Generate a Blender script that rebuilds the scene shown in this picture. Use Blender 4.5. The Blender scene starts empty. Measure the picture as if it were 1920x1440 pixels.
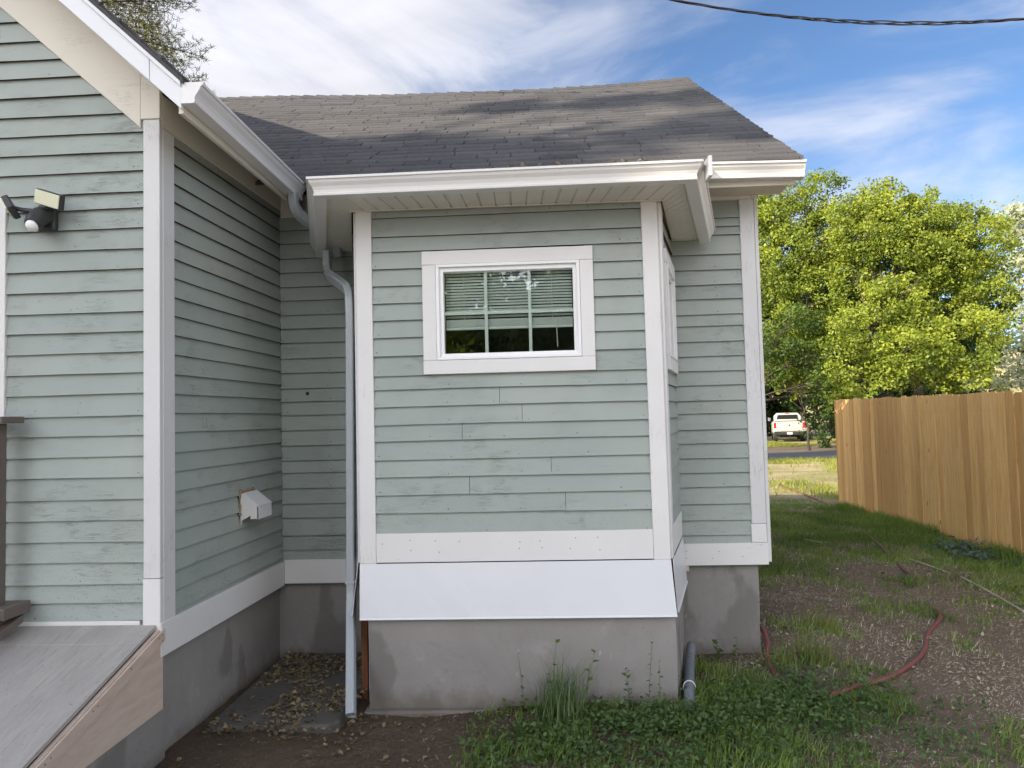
import bpy, bmesh, math, random
import numpy as np
from mathutils import Vector, Matrix
R = math.radians
random.seed(7)
rng = np.random.default_rng(11)
sc = bpy.context.scene
COL = sc.collection

# ------------------------------------------------------------------ camera
YAW, PITCH, ROLL = R(2.84), R(2.66), R(-1.43)
cy, sy, cp, sp, cr, sr = math.cos(YAW), math.sin(YAW), math.cos(PITCH), math.sin(PITCH), math.cos(ROLL), math.sin(ROLL)
fw = Vector((-sy*cp, cy*cp, sp)); r0 = Vector((cy, sy, 0)); u0 = r0.cross(fw)
rt = cr*r0 + sr*u0; up = -sr*r0 + cr*u0
cd = bpy.data.cameras.new('camera'); cam = bpy.data.objects.new('camera', cd); COL.objects.link(cam)
cam.matrix_world = Matrix(((rt.x, up.x, -fw.x, 0), (rt.y, up.y, -fw.y, 0), (rt.z, up.z, -fw.z, 1.6), (0, 0, 0, 1)))
cd.sensor_width = 36; cd.lens = 36*1331/1920; cd.clip_end = 3000; cd.clip_start = .05
sc.camera = cam

# ------------------------------------------------------------------ sun, sky, exposure
SUN_E, SUN_P = R(27), R(35)
S = Vector((-math.cos(SUN_E)*math.cos(SUN_P), -math.cos(SUN_E)*math.sin(SUN_P), math.sin(SUN_E)))
sl = bpy.data.lights.new('sun', 'SUN'); sl.energy = 5.0; sl.angle = R(.5); sl.color = (1, .86, .66)
so = bpy.data.objects.new('sun', sl); COL.objects.link(so); so.rotation_euler = S.to_track_quat('Z', 'Y').to_euler()
so.location = (0, 0, 30)
sc.view_settings.view_transform = 'Standard'; sc.view_settings.look = 'None'
sc.view_settings.exposure = 0.93; sc.view_settings.gamma = 1
w = bpy.data.worlds.new('World'); sc.world = w; w.use_nodes = True

class NT:
    def __init__(s, nt): s.nt = nt; s.N = nt.nodes; s.L = nt.links
    def n(s, t, ins=None, **kw):
        o = s.N.new(t)
        for k, v in kw.items(): setattr(o, k, v)
        for k, v in (ins or {}).items():
            if hasattr(v, 'is_linked') or isinstance(v, bpy.types.NodeSocket): s.L.new(v, o.inputs[k])
            else: o.inputs[k].default_value = v
        return o
    def math(s, op, a, b=None, c=None, clamp=False):
        o = s.N.new('ShaderNodeMath'); o.operation = op; o.use_clamp = clamp
        for i, v in enumerate((a, b, c)):
            if v is None: continue
            if isinstance(v, bpy.types.NodeSocket): s.L.new(v, o.inputs[i])
            else: o.inputs[i].default_value = v
        return o.outputs[0]
    def mix(s, f, a, b, kind='RGBA', blend='MIX'):
        o = s.N.new('ShaderNodeMix'); o.data_type = kind
        if kind == 'RGBA': o.blend_type = blend
        ids = {'RGBA': (0, 6, 7, 2), 'FLOAT': (0, 2, 3, 0)}[kind]
        for i, v in zip(ids[:3], (f, a, b)):
            if isinstance(v, bpy.types.NodeSocket): s.L.new(v, o.inputs[i])
            else:
                if kind == 'RGBA' and i != 0 and len(v) == 3: v = (*v, 1)
                o.inputs[i].default_value = v
        return o.outputs[ids[3]]
    def ramp(s, f, lo, hi, a=0., b=1.):
        o = s.n('ShaderNodeMapRange', {0: f, 1: lo, 2: hi, 3: a, 4: b}); o.interpolation_type = 'SMOOTHSTEP'
        return o.outputs[0]
    def vscale(s, v, sc3, off=(0, 0, 0), rot=(0, 0, 0)):
        o = s.n('ShaderNodeMapping', {'Vector': v, 'Scale': sc3, 'Location': off, 'Rotation': rot}); return o.outputs[0]
    def noise(s, v, scale=1., detail=3., rough=.5, dist=0.):
        o = s.n('ShaderNodeTexNoise', {'Vector': v, 'Scale': scale, 'Detail': detail, 'Roughness': rough, 'Distortion': dist}); return o.outputs[0]

W = NT(w.node_tree)
bg = W.N['Background']
sky = W.n('ShaderNodeTexSky', sky_type='NISHITA', sun_disc=False, sun_elevation=SUN_E, sun_rotation=math.atan2(S.x, S.y) % (2*math.pi), air_density=1.0, dust_density=.6, ozone_density=2.5, altitude=1500)
tc = W.n('ShaderNodeTexCoord').outputs['Generated']
# clouds: high thin streaks over the whole sky, a bright veil to the north-west and around the sun
v1 = W.vscale(tc, (1.2, 2.2, 5.0), (3.1, .7, 0), (0, 0, R(25)))
n1 = W.noise(v1, 1.6, 7, .56, .45)
n2 = W.noise(W.vscale(tc, (1.7, 1.7, 3.6), (9.3, 1.0, 4.0), (0, R(20), 0)), 1.6, 8, .60, .5)
sep = W.n('ShaderNodeSeparateXYZ', {0: tc})
# veil strongest left of the view axis (x < 0) plus an unseen bank added behind the camera as facade fill
side = W.ramp(W.math('ADD', sep.outputs[0], W.math('MULTIPLY', sep.outputs[1], -.12)), .16, -.34)
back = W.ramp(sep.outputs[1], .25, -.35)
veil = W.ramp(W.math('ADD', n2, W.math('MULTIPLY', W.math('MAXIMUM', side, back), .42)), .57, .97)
streak = W.math('MULTIPLY', W.ramp(n1, .40, .72), .70)
cl = W.math('MAXIMUM', W.math('MULTIPLY', veil, .95), streak, clamp=True)
cl = W.math('MULTIPLY', cl, W.ramp(sep.outputs[2], .86, .55))
dt = W.n('ShaderNodeVectorMath', {0: tc, 1: tuple(S)}, operation='DOT_PRODUCT').outputs['Value']
glow = W.math('POWER', W.math('MAXIMUM', dt, 0.), 2.)
wisp = W.ramp(n1, .3, .7, .86, 1.12)
cbright = W.math('MULTIPLY', W.math('ADD', W.math('ADD', 5.1, W.math('MULTIPLY', back, 5.)), W.math('MULTIPLY', glow, 21.)), wisp)  # clouds behind the camera brightened to fill the shaded facade
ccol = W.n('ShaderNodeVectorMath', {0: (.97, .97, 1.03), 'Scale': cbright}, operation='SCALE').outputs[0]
skyc = W.mix(1., sky.outputs[0], (.84, .95, 1.03), blend='MULTIPLY')
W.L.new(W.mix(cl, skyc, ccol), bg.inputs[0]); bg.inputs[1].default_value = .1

# ------------------------------------------------------------------ helpers
def tag(o, label=None, cat=None, group=None, kind=None):
    if label: o['label'] = label
    if cat: o['category'] = cat
    if group: o['group'] = group
    if kind: o['kind'] = kind
    return o
def thing(name, label, cat, loc=(0, 0, 0), group=None):
    o = bpy.data.objects.new(name, None); COL.objects.link(o); o.location = loc; o.empty_display_size = .2
    return tag(o, label, cat, group)
def wloc(o):
    v = Vector((0, 0, 0))
    while o is not None: v += o.location; o = o.parent
    return v
class MB:
    def __init__(s): s.v = []; s.f = []; s.m = []; s.t = []
    def add(s, vs, fs, m=0, tone=.5):
        b = len(s.v); s.v += [tuple(p) for p in vs]; s.f += [tuple(b+i for i in f) for f in fs]; s.m += [m]*len(fs); s.t += [tone]*len(vs)
    def box(s, x0, x1, y0, y1, z0, z1, m=0, tone=.5):
        s.add([(x0,y0,z0),(x1,y0,z0),(x1,y1,z0),(x0,y1,z0),(x0,y0,z1),(x1,y0,z1),(x1,y1,z1),(x0,y1,z1)],
              [(0,3,2,1),(4,5,6,7),(0,1,5,4),(1,2,6,5),(2,3,7,6),(3,0,4,7)], m, tone)
    def hexa(s, P, m=0, tone=.5):   # 8 points: bottom ring then top ring
        s.add(P, [(0,3,2,1),(4,5,6,7),(0,1,5,4),(1,2,6,5),(2,3,7,6),(3,0,4,7)], m, tone)
    def fbox(s, fr, s0, s1, z0, z1, d0, d1, m=0, tone=.5):
        s.hexa([fr(s0,z0,d1), fr(s1,z0,d1), fr(s1,z0,d0), fr(s0,z0,d0), fr(s0,z1,d1), fr(s1,z1,d1), fr(s1,z1,d0), fr(s0,z1,d0)], m, tone)
    def sweep(s, prof, rings, m=0, cap=True, tone=.5):  # rings: list of lists of points
        n = len(rings[0]); vs = [p for r in rings for p in r]; fs = []
        for i in range(len(rings)-1):
            for j in range(n):
                k = (j+1) % n; fs.append((i*n+j, i*n+k, (i+1)*n+k, (i+1)*n+j))
        if cap: fs += [tuple(range(n))[::-1], tuple((len(rings)-1)*n+j for j in range(n))]
        s.add(vs, fs, m, tone)
    def tube(s, pts, rad, n=8, m=0, tone=.5, cap=True, sec=None):
        pts = [Vector(p) for p in pts]; N = len(pts)
        rad = rad if hasattr(rad, '__len__') else [rad]*N
        T = [(pts[min(i+1, N-1)]-pts[max(i-1, 0)]).normalized() for i in range(N)]
        a = Vector((0, 0, 1)) if abs(T[0].z) < .9 else Vector((0, 1, 0)); a = (a-T[0]*a.dot(T[0])).normalized(); rings = []
        for i in range(N):
            a = (a-T[i]*a.dot(T[i])).normalized(); b = T[i].cross(a)
            rings.append([pts[i]+rad[i]*(a*math.cos(2*math.pi*j/n)+b*math.sin(2*math.pi*j/n)) for j in range(n)])
        s.sweep(None, rings, m, cap, tone)
    def build(s, name, mats, parent=None, bevel=0, smooth=False, seg=1):
        me = bpy.data.meshes.new(name); off = wloc(parent) if parent else Vector((0, 0, 0))
        me.from_pydata([(p[0]-off.x, p[1]-off.y, p[2]-off.z) for p in s.v], [], s.f)
        for m in (mats if isinstance(mats, (list, tuple)) else [mats]): me.materials.append(m)
        me.polygons.foreach_set('material_index', s.m)
        at = me.attributes.new('tone', 'FLOAT', 'POINT'); at.data.foreach_set('value', s.t)
        if smooth: me.polygons.foreach_set('use_smooth', [True]*len(s.f))
        me.update()
        o = bpy.data.objects.new(name, me); COL.objects.link(o)
        if parent: o.parent = parent
        if bevel:
            bv = o.modifiers.new('bevel', 'BEVEL'); bv.width = bevel; bv.segments = seg; bv.limit_method = 'ANGLE'; bv.angle_limit = R(40)
        return o
def npmesh(name, verts, faces_n, mats, parent=None, tone=None, smooth=False):
    """verts (N*k,3) with faces of k verts each"""
    k = faces_n; nv = len(verts); nf = nv//k
    me = bpy.data.meshes.new(name); off = np.array(wloc(parent)) if parent else np.zeros(3)
    me.vertices.add(nv); me.vertices.foreach_set('co', (verts-off).astype(np.float32).ravel())
    me.loops.add(nv); me.loops.foreach_set('vertex_index', np.arange(nv, dtype=np.int32))
    me.polygons.add(nf); me.polygons.foreach_set('loop_start', np.arange(0, nv, k, dtype=np.int32))
    me.materials.append(mats)
    at = me.attributes.new('tone', 'FLOAT', 'POINT'); at.data.foreach_set('value', (tone if tone is not None else np.full(nv, .5)).astype(np.float32))
    me.update(calc_edges=True)
    if smooth: me.polygons.foreach_set('use_smooth', np.ones(nf, bool))
    o = bpy.data.objects.new(name, me); COL.objects.link(o)
    if parent: o.parent = parent
    return o
def frame(O, u, n):
    O = Vector(O); u = Vector(u).normalized(); n = Vector(n).normalized()
    return lambda s, z, d: Vector((O.x+u.x*s+n.x*d, O.y+u.y*s+n.y*d, z))
# value noise in numpy
_G = np.random.default_rng(5).random((256, 256))
def vnoise(x, y):
    x = np.asarray(x, float); y = np.asarray(y, float)
    xi = np.floor(x).astype(int); yi = np.floor(y).astype(int); fx = x-xi; fy = y-yi
    fx = fx*fx*(3-2*fx); fy = fy*fy*(3-2*fy)
    g = lambda a, b: _G[a % 256, b % 256]
    return (g(xi, yi)*(1-fx)+g(xi+1, yi)*fx)*(1-fy)+(g(xi, yi+1)*(1-fx)+g(xi+1, yi+1)*fx)*fy
def fbm(x, y, o=4):
    t = 0; a = .5; s = 0
    for i in range(o): t = t+a*vnoise(x*2**i+17*i, y*2**i+31*i); s += a; a *= .5
    return t/s
def ground(x, y):
    x = np.asarray(x, float); y = np.asarray(y, float)
    z = .02 - .0142*np.clip(y-10, 0, 40) - .02*np.clip(x-1.2, 0, 6)*np.clip((18-y)/5, 0, 1) 
    z = z - .045*np.exp(-((x+.75)**2+(y-3.9)**2)/.25)
    amp = .05
    z = z + amp*(fbm(x*1.3, y*1.3)-.5) + .025*(fbm(x*7, y*7, 3)-.5)
    r = np.clip((y-75)/45, 0, 1)
    z = z + r*r*(3-2*r)*(9+5*fbm(x*.03, y*.03, 3)) * np.clip((x+10)/50, .3, 1)
    return z
gz = lambda x, y: float(ground(x, y))

# ------------------------------------------------------------------ materials
def newmat(name):
    m = bpy.data.materials.new(name); m.use_nodes = True; return m, NT(m.node_tree), m.node_tree.nodes['Principled BSDF']
def pos(t): return t.n('ShaderNodeNewGeometry').outputs['Position']
def tone(t): return t.n('ShaderNodeAttribute', attribute_name='tone').outputs['Fac']
def bump(t, b, h, strength=.3, dist=.005):
    o = t.n('ShaderNodeBump', {'Height': h, 'Strength': strength, 'Distance': dist}); t.L.new(o.outputs[0], b.inputs['Normal'])
def simple(name, col, rough=.6, var=.12, scale=8, metal=0, spec=.5, bmp=0, grime=0, grimecol=(.12, .1, .08)):
    m, t, b = newmat(name); p = pos(t)
    n = t.noise(p, scale, 5, .6)
    c = t.mix(n, tuple(x*(1-var) for x in col), tuple(min(1, x*(1+var)) for x in col))
    if grime:
        g = t.ramp(t.noise(p, scale*.35, 6, .7), .55, .8, 0, grime); c = t.mix(g, c, grimecol)
    t.L.new(c, b.inputs['Base Color']); b.inputs['Roughness'].default_value = rough; b.inputs['Metallic'].default_value = metal
    b.inputs['Specular IOR Level'].default_value = spec
    if bmp: bump(t, b, t.noise(p, scale*6, 4, .6), bmp, .003)
    return m

def siding_mat():
    m, t, b = newmat('sage_paint'); p = pos(t); tn = tone(t)
    big = t.noise(p, 1.6, 4, .55)
    c = t.mix(tn, (.270, .312, .283), (.330, .370, .336))
    c = t.mix(t.ramp(big, .3, .75, 0, .30), c, (.42, .44, .40))
    # horizontal crazing of old paint, in patches
    pv = t.vscale(p, (11, 11, 130))
    cr1 = t.noise(pv, 1.0, 5, .62, .6)
    line = t.ramp(t.math('ABSOLUTE', t.math('SUBTRACT', cr1, .5)), .0, .030, 1, 0)
    patch = t.ramp(t.noise(p, 2.3, 4, .6), .42, .68)
    patch2 = t.ramp(t.noise(t.vscale(p, (9, 9, 18)), 1, 3, .6), .42, .62)
    crack = t.math('MULTIPLY', line, t.math('MULTIPLY', patch, patch2))
    c = t.mix(t.math('MULTIPLY', crack, .55), c, (.105, .105, .085))
    # flaked spots
    fl = t.ramp(t.noise(t.vscale(p, (45, 45, 90)), 1., 4, .6), .67, .71)
    fl = t.math('MULTIPLY', fl, t.ramp(t.noise(t.vscale(p, (1.3, 1.3, 1.3), (5, 3, 1)), 1, 3, .5), .5, .62))
    c = t.mix(t.math('MULTIPLY', fl, .75), c, (.12, .105, .085))
    gr = t.ramp(t.noise(t.vscale(p, (3, 3, 1.2)), 1, 5, .65), .45, .85, 0, .32)
    c = t.mix(gr, c, (.23, .23, .185))
    zz_ = t.n('ShaderNodeSeparateXYZ', {0: p}).outputs[2]
    sp_ = t.math('MULTIPLY', t.ramp(t.noise(p, 120, 3, .6), .62, .68), t.ramp(zz_, 1.35, .75, 0, .6)); c = t.mix(sp_, c, (.12, .10, .075))
    t.L.new(c, b.inputs['Base Color']); b.inputs['Roughness'].default_value = .55; b.inputs['Specular IOR Level'].default_value = .35
    grain = t.noise(t.vscale(p, (6, 6, 160)), 1, 4, .6)
    h = t.math('ADD', t.math('MULTIPLY', grain, .5), t.math('MULTIPLY', crack, -1.2))
    h = t.math('ADD', h, t.math('MULTIPLY', fl, -1.))
    bump(t, b, h, .5, .0022)
    return m
def white_mat(name, col=(.70, .69, .665), wear=.5, vertical=True, rough=.5):
    m, t, b = newmat(name); p = pos(t)
    st = (60, 60, 5) if vertical else (5, 5, 60)
    c = t.mix(t.noise(p, 2.5, 5, .6), tuple(x*.92 for x in col), tuple(min(.9, x*1.04) for x in col))
    cr1 = t.noise(t.vscale(p, st), 1., 5, .6, .5)
    line = t.ramp(t.math('ABSOLUTE', t.math('SUBTRACT', cr1, .5)), 0, .012, 1, 0)
    patch = t.ramp(t.noise(p, 3.1, 4, .6), .52, .68)
    c = t.mix(t.math('MULTIPLY', t.math('MULTIPLY', line, patch), wear), c, (.22, .2, .18))
    sp = t.ramp(t.noise(p, 46, 3, .6), .72, .76, 0, wear)
    c = t.mix(sp, c, (.3, .28, .26))
    gr = t.ramp(t.noise(t.vscale(p, (4, 4, 1.5)), 1, 5, .7), .5, .9, 0, .25*wear)
    c = t.mix(gr, c, (.45, .41, .36))
    t.L.new(c, b.inputs['Base Color']); b.inputs['Roughness'].default_value = rough; b.inputs['Specular IOR Level'].default_value = .4
    bump(t, b, t.math('SUBTRACT', cr1, t.math('MULTIPLY', line, patch)), .25, .0015)
    return m
def concrete_mat():
    m, t, b = newmat('concrete'); p = pos(t)
    c = t.mix(t.noise(p, 2.2, 6, .62), (.20, .188, .172), (.315, .30, .278))
    c = t.mix(t.ramp(t.noise(p, 5, 5, .7), .55, .72, 0, .5), c, (.34, .325, .30))
    c = t.mix(t.ramp(t.noise(t.vscale(p, (2.2, 2.2, 1.2), (4, 0, 2)), 1.2, 4, .5), .57, .63, 0, .55), c, (.13, .122, .108))
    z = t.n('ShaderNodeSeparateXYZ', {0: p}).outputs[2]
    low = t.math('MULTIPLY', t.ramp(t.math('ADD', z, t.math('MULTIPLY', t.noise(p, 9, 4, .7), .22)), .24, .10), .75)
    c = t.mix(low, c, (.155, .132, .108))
    ck = t.noise(t.vscale(p, (1.3, 1.3, .8), (3, 1, 2)), 1, 6, .7, 1.2)
    c = t.mix(t.ramp(t.math('ABSOLUTE', t.math('SUBTRACT', ck, .5)), 0, .0025, .3, 0), c, (.09, .085, .08))
    c = t.mix(t.ramp(t.noise(t.vscale(p, (28, 28, 9)), 1, 3, .6), .70, .74, 0, .6), c, (.40, .39, .37))
    c = t.mix(t.ramp(t.noise(p, 130, 3, .7), .55, .8, 0, .35), c, (.1, .095, .09))
    t.L.new(c, b.inputs['Base Color']); b.inputs['Roughness'].default_value = .93; b.inputs['Specular IOR Level'].default_value = .2
    h = t.math('ADD', t.noise(p, 60, 5, .7), t.math('MULTIPLY', t.noise(t.vscale(p, (3, 3, 40)), 1, 3, .6), .5))
    bump(t, b, h, .45, .003)
    return m
def shingle_mat():
    m, t, b = newmat('asphalt_shingle'); p = pos(t); tn = tone(t)
    c = t.mix(tn, (.043, .045, .050), (.092, .092, .097))
    sp = t.noise(p, 330, 2, .7)
    c = t.mix(t.ramp(sp, .42, .72, 0, .7), c, (.175, .17, .165))
    c = t.mix(t.ramp(t.noise(p, 210, 2, .7), .5, .7, 0, .6), c, (.05, .046, .045))
    c = t.mix(t.ramp(t.noise(p, 1.1, 4, .6), .4, .75, 0, .35), c, (.11, .102, .098))
    t.L.new(c, b.inputs['Base Color']); b.inputs['Roughness'].default_value = .95; b.inputs['Specular IOR Level'].default_value = .15
    bump(t, b, sp, .6, .003)
    return m
def wood_mat(name, a, bcol, dark, scale=(14, 14, 1.1), knots=True, rough=.7):
    m, t, b = newmat(name); p = pos(t); tn = tone(t)
    off = t.n('ShaderNodeVectorMath', {0: p, 1: t.n('ShaderNodeCombineXYZ', {0: 0., 1: 0., 2: t.math('MULTIPLY', tn, 37.)}).outputs[0]}, operation='ADD').outputs[0]
    g = t.noise(t.vscale(off, scale), 1., 6, .62, 1.4)
    c = t.mix(t.ramp(g, .3, .7), a, bcol)
    c = t.mix(t.ramp(t.noise(t.vscale(off, tuple(s*5 for s in scale)), 1, 3, .6), .55, .75, 0, .4), c, dark)
    c = t.mix(t.ramp(tn, 0., 1., 0, .55), c, dark)
    if knots:
        v = t.n('ShaderNodeTexVoronoi', {'Vector': t.vscale(off, (7, 7, 2.2)), 'Scale': 1.})
        k = t.ramp(v.outputs['Distance'], .05, .10, 1, 0)
        c = t.mix(t.math('MULTIPLY', k, .75), c, tuple(x*.35 for x in dark))
    t.L.new(c, b.inputs['Base Color']); b.inputs['Roughness'].default_value = rough; b.inputs['Specular IOR Level'].default_value = .3
    bump(t, b, g, .35, .003)
    return m
def leaf_mat(name, a, bcol, trans=.35, rough=.55, yellow=None):
    m, t, b = newmat(name); tn = tone(t)
    c = t.mix(tn, a, bcol)
    t.L.new(c, b.inputs['Base Color']); b.inputs['Roughness'].default_value = rough; b.inputs['Specular IOR Level'].default_value = .35
    tr = t.n('ShaderNodeBsdfTranslucent', {'Color': t.mix(1., c, (1.5, 1.5, .7), blend='MULTIPLY')})
    mx = t.n('ShaderNodeMixShader', {0: trans, 1: b.outputs[0], 2: tr.outputs[0]})
    t.L.new(mx.outputs[0], t.N['Material Output'].inputs[0])
    return m
def soil_mat():
    m, t, b = newmat('yard_soil'); p = pos(t)
    sx = t.n('ShaderNodeSeparateXYZ', {0: p})
    c = t.mix(t.noise(p, 1.5, 6, .65), (.075, .054, .038), (.165, .122, .086))
    c = t.mix(t.ramp(sx.outputs[0], .6, 2.2, 0, .75), c, t.mix(t.noise(p, 2.1, 6, .7), (.175, .128, .088), (.36, .275, .19)))
    c = t.mix(t.ramp(t.noise(p, 24, 5, .7), .5, .72, 0, .7), c, (.19, .155, .115))
    # dry thatch
    th = t.ramp(t.noise(t.vscale(p, (60, 95, 30)), 1, 4, .7), .50, .66)
    dry = t.ramp(t.math('ADD', t.noise(p, 1.1, 4, .6), t.math('MULTIPLY', t.ramp(sx.outputs[0], .2, 3.), .22)), .55, .72)
    c = t.mix(t.math('MULTIPLY', th, t.math('MULTIPLY', dry, .8)), c, (.33, .27, .18))
    # greener, then straw coloured far away
    far = t.ramp(sx.outputs[1], 11, 16)
    fc = t.mix(t.ramp(t.noise(t.vscale(p, (.35, .8, 1)), 1, 5, .6), .42, .6), (.42, .345, .21), (.26, .25, .10))
    fc = t.mix(t.ramp(t.noise(p, 9, 4, .7), .45, .65, 0, .6), fc, (.47, .40, .27))
    c = t.mix(far, c, fc)
    t.L.new(c, b.inputs['Base Color']); b.inputs['Roughness'].default_value = 1; b.inputs['Specular IOR Level'].default_value = .1
    h = t.math('ADD', t.noise(p, 30, 6, .75), t.math('MULTIPLY', th, .4)); bump(t, b, h, .9, .02)
    return m
def deck_mat():
    m, t, b = newmat('worn_gray_deck_paint'); p = pos(t)
    c = t.mix(t.noise(t.vscale(p, (9, 2.2, 1)), 1., 7, .7, .8), (.25, .235, .215), (.47, .44, .40))
    c = t.mix(t.ramp(t.noise(t.vscale(p, (3, 1.2, 1), (2, 1, 0)), 1, 4, .6), .55, .75, 0, .55), c, (.55, .48, .40))
    c = t.mix(t.ramp(t.noise(p, 70, 3, .7), .62, .70, 0, .55), c, (.13, .12, .11))
    c = t.mix(t.ramp(t.noise(t.vscale(p, (14, 14, 1), (1, 7, 0)), 1, 3, .6), .74, .76, 0, .8), c, (.75, .75, .74))
    c = t.mix(t.ramp(t.noise(t.vscale(p, (90, 8, 1)), 1, 4, .6), .5, .75, 0, .4), c, (.17, .165, .16))
    t.L.new(c, b.inputs['Base Color']); b.inputs['Roughness'].default_value = .75; b.inputs['Specular IOR Level'].default_value = .3
    bump(t, b, t.noise(t.vscale(p, (60, 6, 1)), 1, 5, .7), .6, .004); return m
M = dict(
    siding=siding_mat(), edge=simple('lap_shadow_brown', (.055, .036, .022), .9, .3, 30), nail=simple('nail_rust', (.10, .095, .085), .8),  # edge: brown put on board undersides to deepen the lap shadow lines
    white=white_mat('white_trim_paint'), whiteh=white_mat('white_board_paint', wear=.45, vertical=False),
    cream=white_mat('cream_frieze_paint', (.68, .635, .54), .55, False), old=white_mat('weathered_white_paint', (.62, .615, .60), 1., True),
    gutter=simple('aluminium_gutter_enamel', (.72, .705, .68), .32, .04, 3, 0, .5, 0, .12, (.5, .44, .36)),
    soffit=simple('soffit_enamel', (.70, .67, .60), .42, .04, 3, 0, .4),
    flash=simple('flashing_enamel', (.68, .69, .70), .34, .05, 3, 0, .5, 0, .30, (.52, .51, .49)),
    vinyl=simple('white_vinyl', (.80, .80, .79), .35, .03, 4, 0, .5),
    dark=simple('dark_sheathing', (.03, .027, .024), .9), concrete=concrete_mat(), shingle=shingle_mat(),
    cedar=wood_mat('fresh_cedar', (.62, .355, .115), (.76, .49, .20), (.34, .17, .05)),
    deck=deck_mat(),
    ply=wood_mat('tan_plywood', (.56, .435, .345), (.66, .54, .445), (.44, .33, .25), (3, 3, 16), False),
    brown=simple('brown_deck_paint', (.135, .11, .092), .6, .2, 9, 0, .4, .3),
    black=simple('black_plastic', (.035, .035, .035), .45, .1, 20, 0, .5),
    rust=wood_mat('reddish_plank', (.16, .06, .025), (.24, .09, .035), (.06, .03, .02), (20, 20, 2), False),
    hose=simple('red_rubber_hose', (.19, .058, .052), .5, .25, 14, 0, .5, .2, .5, (.30, .2, .17)),
    drain=simple('gray_corrugated_plastic', (.17, .18, .2), .7, .2, 18, 0, .3, 0, .5, (.30, .28, .25)),
    bark=wood_mat('tree_bark', (.055, .045, .036), (.095, .078, .062), (.02, .017, .014), (9, 9, 2.5), False, .95),
    asphalt=simple('road_asphalt', (.095, .095, .105), .9, .2, 2, 0, .2, .4),
    gravel=simple('gravel_shoulder', (.16, .13, .105), 1, .35, 3, 0, .1, .6, .4, (.2, .18, .1)),
    soil=soil_mat(),
)
SID, WH, WHH = M['siding'], M['white'], M['whiteh']

# ================================================================== GROUND
def grid(name, x0, x1, nx, y0, y1, ny, mat, zoff=0, kx=None, ky=None):
    xs = np.linspace(x0, x1, nx) if kx is None else kx; ys = np.linspace(y0, y1, ny) if ky is None else ky
    X, Y = np.meshgrid(xs, ys); Z = ground(X, Y)+zoff; nx, ny = len(xs), len(ys)
    me = bpy.data.meshes.new(name); V = np.stack([X, Y, Z], -1).reshape(-1, 3)
    i = np.arange(nx*ny).reshape(ny, nx); F = np.stack([i[:-1, :-1], i[:-1, 1:], i[1:, 1:], i[1:, :-1]], -1).reshape(-1, 4)
    me.vertices.add(len(V)); me.vertices.foreach_set('co', V.astype(np.float32).ravel())
    me.loops.add(F.size); me.loops.foreach_set('vertex_index', F.astype(np.int32).ravel())
    me.polygons.add(len(F)); me.polygons.foreach_set('loop_start', np.arange(0, F.size, 4, dtype=np.int32))
    me.materials.append(mat); me.update(calc_edges=True); me.polygons.foreach_set('use_smooth', np.ones(len(F), bool))
    o = bpy.data.objects.new(name, me); COL.objects.link(o); return o
ease = lambda a, b, n, p: a+(b-a)*np.linspace(0, 1, n)**p
kx = np.concatenate([-ease(6, 900, 40, 2.2)[::-1], np.arange(-5.94, 7.9, .06), ease(8, 900, 50, 2.2)])
ky = np.concatenate([-ease(0, 900, 30, 2.2)[::-1], np.arange(.1, 2.1, .1), np.arange(2.1, 9., .05), np.arange(9, 16, .12), ease(16, 1500, 110, 2.0)])
tag(grid('ground', 0, 0, 0, 0, 0, 0, M['soil'], 0, kx, ky), kind='structure')
def strip(name, ya, yb, mat, zoff):
    xs = np.arange(-60, 90, 1.5); ys = np.linspace(ya, yb, 8)
    return tag(grid(name, 0, 0, 0, 0, 0, 0, mat, zoff, xs, ys), kind='structure')
xs = np.arange(-14, 12.1, .5); ys = np.arange(-34, 1.3, .5)
tag(grid('bounce_slab', 0, 0, 0, 0, 0, 0, simple('pale_concrete', (.46, .43, .38), .9, .12, 1.5, 0, .2, .2, .3, (.3, .28, .24)), .03, xs, ys), kind='structure')  # unseen pale slab added behind the camera to bounce sunlight onto the facade
strip('road', 26.4, 32.0, M['asphalt'], .045)
strip('gravel_shoulder', 32.0, 38.5, M['gravel'], .035)

# ================================================================== HOUSE
HOUSE = thing('clapboard_house', 'sage green clapboard house with white trim, a small bay and a dark shingle roof', 'house', (-1.2, 4.75, 0))
WY, BY, BX = 3.33, 4.75, -1.82          # wing front, recess back wall, wing side wall
F_wing = frame((0, WY, 0), (1, 0, 0), (0, -1, 0))
F_side = frame((-1.9939, 0, 0), (.0366, 1, 0), (1, -.0366, 0))
F_back = frame((0, BY, 0), (1, 0, 0), (0, -1, 0))
F_bay = frame((0, 4.0, 0), (1, 0, 0), (0, -1, 0))
SD = Vector((.195, .75, 0)).normalized(); SN = Vector((SD.y, -SD.x, 0))
F_bayR = frame((.645, 4.0, 0), SD, SN)
SDl = Vector((-.195, .75, 0)).normalized(); SNl = Vector((-SDl.y, SDl.x, 0))
F_bayL = frame((-1.07, 4.0, 0), SDl, SNl)

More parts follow.
